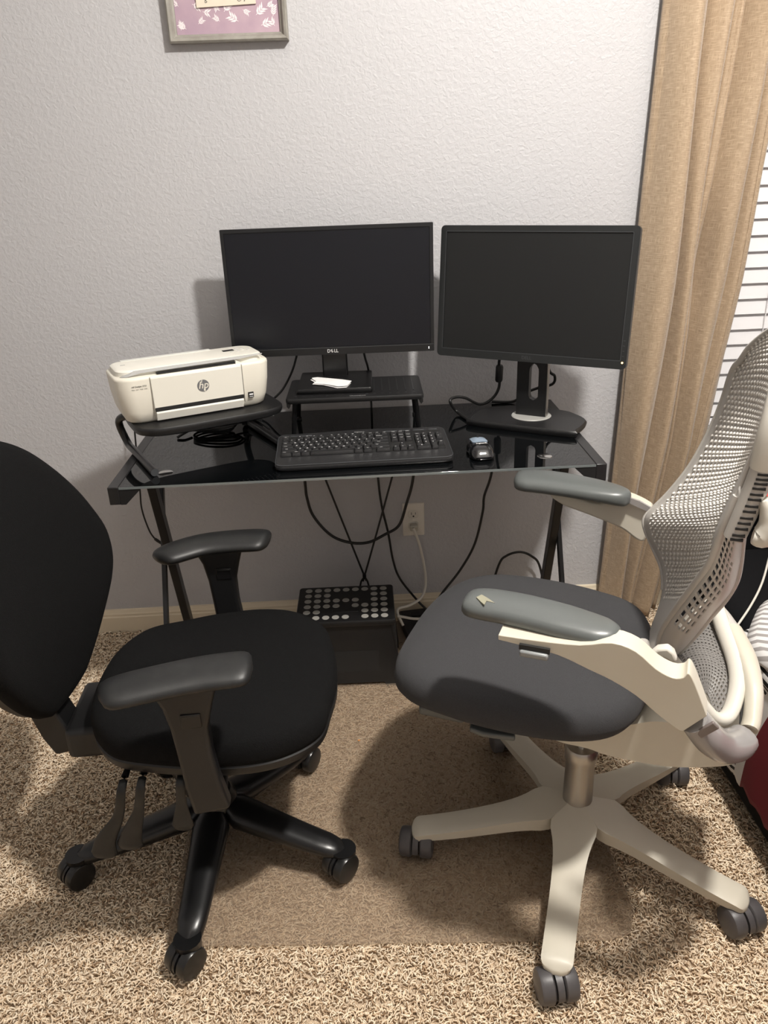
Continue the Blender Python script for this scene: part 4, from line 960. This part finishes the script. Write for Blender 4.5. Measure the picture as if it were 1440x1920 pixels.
# side panel with slots (outside of the near wing)
Sp = [((1246, 1246), .0), ((1292, 1204), .05), ((1335, 1152), .09), ((1372, 1106), .12), ((1386, 1060), .14), ((1391, 1010), .165), ((1396, 985), .19)]
SE = [wat(p, y) for p, y in Sp]; nB = 28
RB = edge_param(RE[:7], nB); SB = edge_param(SE, nB)
prow = []
for i in range(nB):
    r = []
    for j in range(9):
        u = j/8; p = RB[i].lerp(SB[i], u); p = p + Vector((0, .018*4*u*(1-u), -.004*4*u*(1-u))); r.append(p)
    prow.append(r)
sb = MB()
for i in range(nB-1):
    for j in range(8):
        q = [prow[i][j], prow[i][j+1], prow[i+1][j+1], prow[i+1][j]]
        hole = (j in (1, 2, 3, 4) and 5 < i < 22) and not (j == 4 and i > 17)
        if not hole: sb.add(q, [(0, 1, 2, 3)])
        else:
            c = sum((Vector(x) for x in q), Vector())/4; inn = []
            for x in q: inn.append(Vector(x).lerp(c, .42 if j > 2 else .32))
            sb.add([Vector(x) for x in q]+inn, [(0, 1, 5, 4), (1, 2, 6, 5), (2, 3, 7, 6), (3, 0, 4, 7)])
weld(sb.build('lumbar_side_panel', 'chair_grey', wc, solid=.005, off=0, ang=60))
MB().tube([p for p in RB[1::3]], .006, 10, 0, 3).build('lumbar_ridge', 'chair_grey', wc)
MB().tube([p for p in SB[0::3]], .006, 10, 0, 3).build('lumbar_edge', 'chair_grey', wc)
# corner boss at the bottom of the shell
b = MB(); c0 = wat((1222, 1226), .0); b.tube([wat((1205, 1205), -.06), wat((1209, 1226), -.03), wat((1232, 1240), .01), wat((1256, 1222), .03)], [.013, .017, .017, .012], 14, 0, 5); b.build('shell_corner', 'chair_grey', wc)
# side rail with slots
rl = [wat(p, .212) for p in ((1362, 1004), (1382, 960), (1402, 912), (1416, 875))]
q_ = wat((1428, 830), .212); rl2 = [wat((1416, 875), .212), q_, Vector((q_.x-.004, .208, q_.z+.035)), Vector((q_.x-.008, .19, q_.z+.075)), Vector((q_.x-.010, .15, q_.z+.105)), Vector((q_.x-.008, .10, q_.z+.118))]
b = MB(); b.tube([p+Vector((-.010, .004, 0)) for p in rl], [.015, .0165, .0165, .0165], 14, 0, 5); sr = b.build('back_side_rail', 'chair_grey', wc)
for k in range(13):
    t = (k+.7)/13.5; q = smooth(rl, 20)[int(t*60)] + Vector((-.012, .0185, 0)); MB().box(q, (.017, .006, .0028)).build('rail_slot', 'dark_slot', sr, smooth_=False)
b = MB(); b.tube([p+Vector((-.010, .004, 0)) for p in rl2], [.018, .020, .020, .017, .012], 16, 0, 5); b.build('upper_rail', mat('pale_cream_plastic', (.66, .63, .56), .3), wc)
hk = [wat(p, .225) for p in ((1422, 935), (1432, 960), (1432, 985), (1418, 1005), (1400, 1003))]
b = MB(); b.tube([p+Vector((-.008, 0, 0)) for p in hk], [.008, .014, .0165, .017, .011], 14, 0, 5); b.build('lumbar_hook', bpy.data.materials['pale_cream_plastic'], wc)
# lower loop frame and the mesh within
lp = [((1256, 1230), .06), ((1257, 1196), .0), ((1278, 1176), -.03), ((1326, 1138), -.09), ((1340, 1134), -.11), ((1356, 1178), -.06), ((1378, 1240), .02), ((1382, 1290), .08), ((1366, 1340), .13), ((1340, 1346), .15), ((1312, 1316), .15), ((1278, 1262), .11)]
LP = [wat(p, y) for p, y in lp]
b = MB(); q = smooth_closed(LP, 5); b.tube([*q, q[0]], .0115, 12, 0, 1, flat=1.3, caps=False); b.build('lower_back_loop', bpy.data.materials['pale_cream_plastic'], wc)
Lf = edge_param([LP[2], LP[1], LP[0], LP[11], LP[10]], 34); Rt = edge_param([LP[3], LP[5], LP[6], LP[7], LP[9]], 34)
lr = []
for i in range(34):
    lr.append([Lf[i].lerp(Rt[i], j/17) + Vector((-.0, -.06*4*(j/17)*(1-j/17), -.01)) for j in range(18)])
weld(perf_patch(lr, .45, .5, False).build('lower_back_mesh', mat('lower_mesh_grey', (.19, .18, .17), .4), wc, solid=.003, off=0))
# rear horseshoe band
bd = [((1340, 1130), -.13), ((1362, 1162), -.09), ((1384, 1200), -.04), ((1404, 1246), .02), ((1413, 1296), .08), ((1410, 1345), .12), ((1404, 1368), .14)]
BD = smooth([wat(p, y) for p, y in bd], 8); bw_ = [.008, .013, .0145, .0145, .0145, .014, .013]
b = MB(); b.tube(BD[12:], [.0145, .0155, .016, .0155, .014], 16, 0, 1, flat=1.35, up=(0, 1, 0)); b.build('rear_band', 'cream', wc, ang=60)
b = MB(); b.tube(BD[:14], [.007, .011, .013], 14, 0, 1, flat=1.3, up=(0, 1, 0)); b.build('upper_band', 'chair_grey', wc, ang=60)
MB().tube([p+Vector((.017, .004, -.002)) for p in BD[16:44]], [.001, .004, .0045, .004, .001], 8, 0, 1).build('band_gap', 'dark_slot', wc)
# translucent grey connector between arm and rear
cn = [((1300, 1346), .27), ((1325, 1378), .255), ((1352, 1398), .22), ((1378, 1396), .18), ((1394, 1384), .15)]
b = MB(); b.tube([wat(p, y) for p, y in cn], [.022, .024, .023, .023, .021], 16, 0, 6, flat=1.25, up=(0, 1, 0)); b.build('arm_connector', 'clear_grey', wc, ang=60)
b = MB(); b.box(wat((1326, 1368), .292), (.014, .006, .034), R=Matrix.Rotation(math.radians(-42), 3, 'Y')); b.build('connector_window', mat('window_grey', (.17, .14, .13), .3), wc, bevel=.002)
b = MB(); q = [wat(p, .235) for p in ((1214, 1232), (1232, 1218), (1252, 1216), (1264, 1226), (1270, 1242), (1258, 1244), (1246, 1236), (1228, 1246))]
b.prism(q, (0, -.018, 0)); b.build('arm_pivot_cap', bpy.data.materials['pale_cream_plastic'], wc, bevel=.004, seg=3)
# far arm end piece clear window
MB().prism([wat(p, -.290) for p in ((1176, 930), (1200, 938), (1224, 952), (1222, 960), (1198, 950), (1172, 938))], (0, .006, 0)).build('far_connector_window', 'clear_grey', wc, smooth_=False)

# ------------------------------------------------------------------ curtain
ce = Frame()
def curtain():
    creases = [-.01, .33, .52, .60, .84, 1.01]; depth = [.070, .052, .022, .058, .026]
    NU, NZ = 150, 90; rows = []
    z1, z0 = 2.25, .012
    def edges(z):
        L_ = np.interp(z, [0, .12, .76, 1.23, 1.75, 2.25], [.775, .775, .790, .800, .812, .822]); R_ = np.interp(z, [0, .6, 1.07, 1.34, 1.75, 2.25], [.965, 1.063, 1.108, 1.122, 1.150, 1.175]); return float(L_), float(R_)
    for i in range(NZ+1):
        z = z0 + (z1-z0)*i/NZ; a, c = edges(z); r = []
        for j in range(NU+1):
            u = j/NU; uu = u + .012*math.sin(z*3.1+u*4)
            k = max(q for q in range(len(creases)-1) if creases[q] <= uu+1e-9) if uu > creases[0] else 0
            w = (uu-creases[k])/(creases[k+1]-creases[k]); w = min(max(w, 0), 1)
            y = -.030 - depth[k]*1.45*(abs(math.sin(PI*w**1.45))**.6)*(.85+.15*math.sin(z*2+k)) - .006*math.sin(3*PI*w+z*4)*w*(1-w)*2
            # a pinched dent half way down
            g = math.exp(-((u-.62)/.07)**2 - ((z-1.12)/.13)**2); y += .035*g
            x = a + (c-a)*u + .006*math.sin(z*5+u*9)*(u > .02)*(u < .98)
            r.append(Vector((x, y, z)))
        rows.append(r)
    b = MB(); b.grid(rows); t = empty('curtain', (.98, -.1, 0), 0, 'tan slub fabric curtain hanging in folds beside the window', 'curtain')
    b.v = [(x-.98, y+.1, z) for x, y, z in b.v]
    o = b.build('curtain_panel', 'curtain', t, solid=.0025, off=0, ang=180)
    uv = o.data.uv_layers.new(name='UVMap'); n = NU+1
    co = [(0, 0)]*len(o.data.vertices)
    for vi in range(len(o.data.vertices)): co[vi] = ((vi % n)/NU*.75, (vi//n)/NZ*2.2)
    flat = np.zeros(len(o.data.loops)*2, np.float32)
    for l in o.data.loops: flat[2*l.index:2*l.index+2] = co[l.vertex_index]
    uv.data.foreach_set('uv', flat)
    b = MB(); hr = []
    for i in range(NZ+1):
        p, q = rows[i][-13], rows[i][-1]; hr.append([p.lerp(q, k/6)+Vector((-.98, .1-.004-.0022*math.sin(i*2.2)*(k % 2), 0)) for k in range(7)])
    b.grid(hr); o2 = b.build('side_hem', 'curtain', t, solid=.002, ang=180)
    uv = o2.data.uv_layers.new(name='UVMap'); flat = np.zeros(len(o2.data.loops)*2, np.float32)
    for l in o2.data.loops: flat[2*l.index:2*l.index+2] = ((l.vertex_index % 7)*.01, (l.vertex_index//7)/NZ*2.2)
    uv.data.foreach_set('uv', flat)
    return t
curtain()
rod = empty('curtain_rod', (1.5, -.09, 2.27), 0, 'thin dark curtain rod above the window', 'curtain rod')
MB().tube([(-.75, 0, 0), (.75, 0, 0)], .009, 12, 0, 1).build('rod', 'dark_wood', rod)
for sx in (-.7, .7): MB().box((sx, .045, 0), (.02, .09, .03)).build('bracket', 'dark_wood', rod, bevel=.003)

# blinds
bl = empty('window_blind', ((WX0+WX1)/2, .03, WZ0), 0, 'white closed slat blind in the window behind the curtain', 'blind')
nz = 31
for k in range(nz):
    z = .052 + k*.0446
    b = MB(); b.box((0, 0, z), (WX1-WX0-.03, .0030, .0475), R=Matrix.Rotation(math.radians(-14), 3, 'X'))
    b.build('slat', 'blind', bl, bevel=.001)
MB().box((0, 0, .014), (WX1-WX0-.03, .045, .018)).build('bottom_rail', 'blind', bl, bevel=.003)
MB().box((0, 0, WZ1-WZ0-.025), (WX1-WX0-.02, .05, .045)).build('head_rail', 'blind', bl, bevel=.003)
MB().tube([(-.32, -.022, 1.40), (-.318, -.022, .4), (-.325, -.022, .05)], .0012, 6, 0, 2).build('ladder_cord', 'blind', bl)

# ------------------------------------------------------------------ picture frame
pf = empty('picture_frame', (-.285, 0, 1.70), 0, 'grey wooden framed purple leaf print hanging on the wall', 'picture')
FW0, FW1, FZ0, FZ1 = -.436+.285+.016, .0, 0, 0
x0, x1 = at((318, 83), 1, -.029).x+.285, at((541, 74), 1, -.029).x+.285
FH = .40
M['wood_grey'] = mat('weathered_grey_wood', (.26, .245, .215), .6, bump=(200, .3, .001), var=(40, (.33, .315, .28), .4, .7))
def mitre(p0, p1, inw, nm):
    pass
pr4 = [(0, 0), (0, -.027), (.004, -.031), (.010, -.029), (.015, -.018), (.019, -.016), (.019, 0)]
def fr_ring(off, y): return [Vector((x0+off, y, off)), Vector((x1-off, y, off)), Vector((x1-off, y, FH-off)), Vector((x0+off, y, FH-off))]
for e in range(4):
    b = MB(); A_ = [fr_ring(o_, y)[e] for o_, y in pr4]; B_ = [fr_ring(o_, y)[(e+1) % 4] for o_, y in pr4]; b.loft([A_, B_]); b.build('frame_side', 'wood_grey', pf, ang=30)
b = MB(); rnd = random.Random(4)
LY = [0]
def leaf(b, x, z, a, L_, w):
    LY[0] += 1
    d = Vector((math.cos(a), 0, math.sin(a))); n = Vector((-d.z, 0, d.x)); o = Vector((x, -.0104-LY[0]*1e-6, z))
    b.add([o, o+d*L_*.35+n*w, o+d*L_, o+d*L_*.35-n*w], [(0, 1, 2, 3)])
def sprig(x, z, a, n, L_):
    m_ = .0195 + L_*1.1
    if not (x0+m_*.8 < x < x1-m_*.8 and m_*.75 < z < FH-m_): return
    x = min(max(x, x0+m_), x1-m_); z = max(z, m_)
    d = Vector((math.cos(a), 0, math.sin(a)))
    LY[0] += 1; nn = Vector((-d.z, 0, d.x)); o = Vector((x, -.0104-LY[0]*1e-6, z)); b.add([o-nn*.0006, o+d*L_*n*.55-nn*.0003, o+d*L_*n*.55+nn*.0003, o+nn*.0006], [(0, 1, 2, 3)])
    for k in range(n):
        q = o + d*L_*(.3+.5*k)
        leaf(b, q.x, q.z, a+.7, L_*1.2, L_*.19); leaf(b, q.x, q.z, a-.7, L_*1.2, L_*.19)
for p, a, n, l in (((326, 20), .2, 2, .018), ((350, 60), 2.5, 3, .011), ((395, 58), .15, 2, .017), ((420, 22), .9, 3, .014), ((447, 40), 2.6, 3, .014), ((480, 28), .7, 3, .014), ((512, 30), 1.4, 4, .010), ((490, 52), .3, 2, .014), ((380, 22), -.2, 2, .012), ((440, 60), .1, 3, .012), ((360, 8), -.3, 2, .014), ((520, 50), 2.2, 2, .012), ((335, 45), -1.0, 2, .012), ((405, 72), 0, 2, .010)):
    q = at(p, 1, -.0104); sprig(q.x+.285, q.z-1.70, a, n, l)
for q_ in ((338, 62), (372, 45), (412, 40), (468, 62), (500, 12), (330, 12), (455, 18), (402, 6), (500, 66)):
    q = at(q_, 1, -.0104); sprig(q.x+.285, q.z-1.70, rnd.uniform(0, 6.28), 3, .009)
for k in range(30):
    sprig(rnd.uniform(x0+.03, x1-.05), rnd.uniform(.09, FH-.05), rnd.uniform(0, 6.28), rnd.choice((2, 3)), rnd.uniform(.011, .016))
b.v = [(min(max(x, x0+.0195), x1-.0195), y, min(max(z, .0195), FH-.0195)) for x, y, z in b.v]
b.m = [1]*len(b.f); b.box(((x0+x1)/2, -.008, FH/2), (x1-x0-.036, .004, FH-.036), 0)
b.build('leaf_print', [mat('mauve_print', (.40, .285, .36), .5, var=(9, (.56, .41, .46), .35, .7)), mat('leaf_white', (.85, .78, .80), .5)], pf, smooth_=False)
c0, c1 = at((369, 15), 1, -.012), at((480, 7), 1, -.012)
MB().prism([(c0.x+.285, -.011, c0.z-1.70), (c1.x+.285, -.011, c1.z-1.70), (c1.x+.285-.001, -.011, c1.z-1.70+.17), (c0.x+.285-.001, -.011, c0.z-1.70+.17)], (0, -.004, 0)).build('text_card', mat('card_cream', (.74, .66, .54), .6), pf, smooth_=False)
b = MB()
for st_ in ([(384, 0), (388, 3), (386, 5), (384, 3), (388, -4)], [(445, 0), (448, 2), (452, 0), (453, -3)], [(456, -2), (459, 1), (457, 2)], [(372, -8), (380, -12), (384, -6), (388, -10)], [(395, -6), (400, -10), (404, -5), (410, -10), (416, -5), (424, -10), (430, -6), (440, -9)]):
    b.tube([Vector((at(p, 1, -.0152).x+.285, -.0152, at(p, 1, -.0152).z-1.70)) for p in st_], .0006, 6, 0, 5)
b.build('handwritten_lettering', 'ink_dark', pf)

# ------------------------------------------------------------------ bed
bed = empty('bed', (1.42, -1.05, 0), 0, 'black upholstered bed with dark sheet right of the chairs', 'bed')
BXL = .85
def bl_(x, y, z): return (x-1.42, y+1.05, z)
MB().box(bl_((BXL+2.0)/2, -1.19, .15), (2.0-BXL+.026, 1.62, .23)).build('bed_base', 'bed_black', bed, bevel=.012, seg=3)
MB().box(bl_((BXL+2.0)/2, -1.19, .33), (2.0-BXL-.03, 1.60, .15)).build('mattress', 'bed_black', bed, bevel=.035, seg=4)
MB().box(bl_(1.475, -.345, .345), (1.09, .06, .69)).build('headboard', 'bed_black', bed, bevel=.015, seg=3)
for x, y in ((.89, -.45), (.89, -1.92), (1.95, -.45), (1.95, -1.92)): MB().box(bl_(x, y, .03), (.05, .05, .05)).build('leg', 'black_plastic', bed, bevel=.004)
# comforter: drapes over the left side
NI, NJ = 60, 80; rows = []; rnd = random.Random(3)
for i in range(NI+1):
    y = -.83 - 1.06*i/NI; r = []
    hemz = .118 + .008*math.sin(i*.7) + .006*math.sin(i*1.9+1)
    for j in range(NJ+1):
        s_ = j/NJ*1.12           # arc length from the hem
        drop = .30
        if s_ < drop: x = BXL-.022 - .010*math.sin(s_*9+y*5)*(s_/drop) + .004*math.sin(y*38)*(1-s_/drop); z = hemz + (.40-hemz)*s_/drop
        elif s_ < drop+.12: a = (s_-drop)/.12*PI/2; x = BXL-.022+.06*(1-math.cos(a)); z = .40+.035*math.sin(a)
        else: x = BXL+.04+(s_-drop-.12); z = .435+.016*math.sin(x*14+y*9)+.012*math.sin(y*17-x*6)
        if i < 4: z = z - (.05*((4-i)/4)**2 if s_ > drop else 0)
        r.append(Vector((x, y+.02*math.sin(s_*7), z)))
    rows.append(r)
b = MB().grid(rows); cf = b.build('comforter', 'comforter', solid=.02, off=1, ang=180)
uv = cf.data.uv_layers.new(name='UVMap'); flat = np.zeros(len(cf.data.loops)*2, np.float32)
for l in cf.data.loops:
    i, j = divmod(l.vertex_index, NJ+1); flat[2*l.index] = i/NI*1.06; flat[2*l.index+1] = j/NJ*1.12
uv.data.foreach_set('uv', flat)
tag(cf, 'white comforter with black stripes and dark red panel draped over the bed side', 'comforter')
# grey striped pillow
pc = Vector((.965, -.975, .466)); rings = []; prof = [(.05, -.035), (.6, -.032), (.88, -.022), (1, -.004), (1, .004), (.9, .022), (.65, .034), (.3, .040), (.05, .041)]
ol = superell(.165, .125, 3.2, 48); T = Matrix.Translation(pc) @ Matrix.Rotation(math.radians(-38), 4, 'Z') @ Matrix.Rotation(math.radians(16), 4, 'X')
b = MB(); b.loft([[T @ Vector((x*k, y*k, z)) for x, y in ol] for k, z in prof]); pi_ = b.build('pillow', 'pillow', ang=180)
uv = pi_.data.uv_layers.new(name='UVMap'); flat = np.zeros(len(pi_.data.loops)*2, np.float32); Ti = T.inverted()
for l in pi_.data.loops:
    p = Ti @ pi_.data.vertices[l.vertex_index].co; flat[2*l.index] = p.x; flat[2*l.index+1] = p.y
uv.data.foreach_set('uv', flat)
tag(pi_, 'plump grey and white striped pillow on the edge of the bed', 'pillow')
cq = at((1462, 925), 1, -.42)
b = MB(); ol = superell(.06, .05, 2.4, 32); b.loft([[Vector((cq.x+x*k, cq.y+y*k, cq.z+z)) for x, y in ol] for k, z in ((.05, -.045), (.7, -.04), (1, -.01), (1, .01), (.8, .035), (.4, .045), (.05, .047))])
tag(b.build('coral_cushion', 'coral', ang=180), 'small coral red cushion at the head of the bed', 'cushion')
cw = [at((1452, 1000), 2, .416), at((1441, 1050), 2, .414), at((1428, 1095), 2, .412), at((1408, 1135), 2, .411), at((1382, 1174), 2, .411), at((1372, 1190), 2, .411)]
cable('cable', cw, .0028, 'cable_white', 'slim white charging cable lying across the black sheet of the bed')

# stray bits on the carpet
b = MB(); p = at((1285, 1638), 2, .012); b.tube([p+Vector((-.006, 0, 0)), p, p+Vector((.006, .002, 0))], [.002, .004, .002], 8, 0, 3); tag(b.build('lint_bit', 'cable', None), 'tiny dark lint bit on carpet behind the near cream leg', 'lint')
b = MB(); p = at((673, 1388), 2, .014); b.tube([p+Vector((-.003, 0, 0)), p, p+Vector((.003, .001, 0))], [.001, .0025, .001], 8, 0, 3); tag(b.build('crumb', 'orange_bit', None), 'tiny orange crumb on the mat between the two chairs', 'crumb')
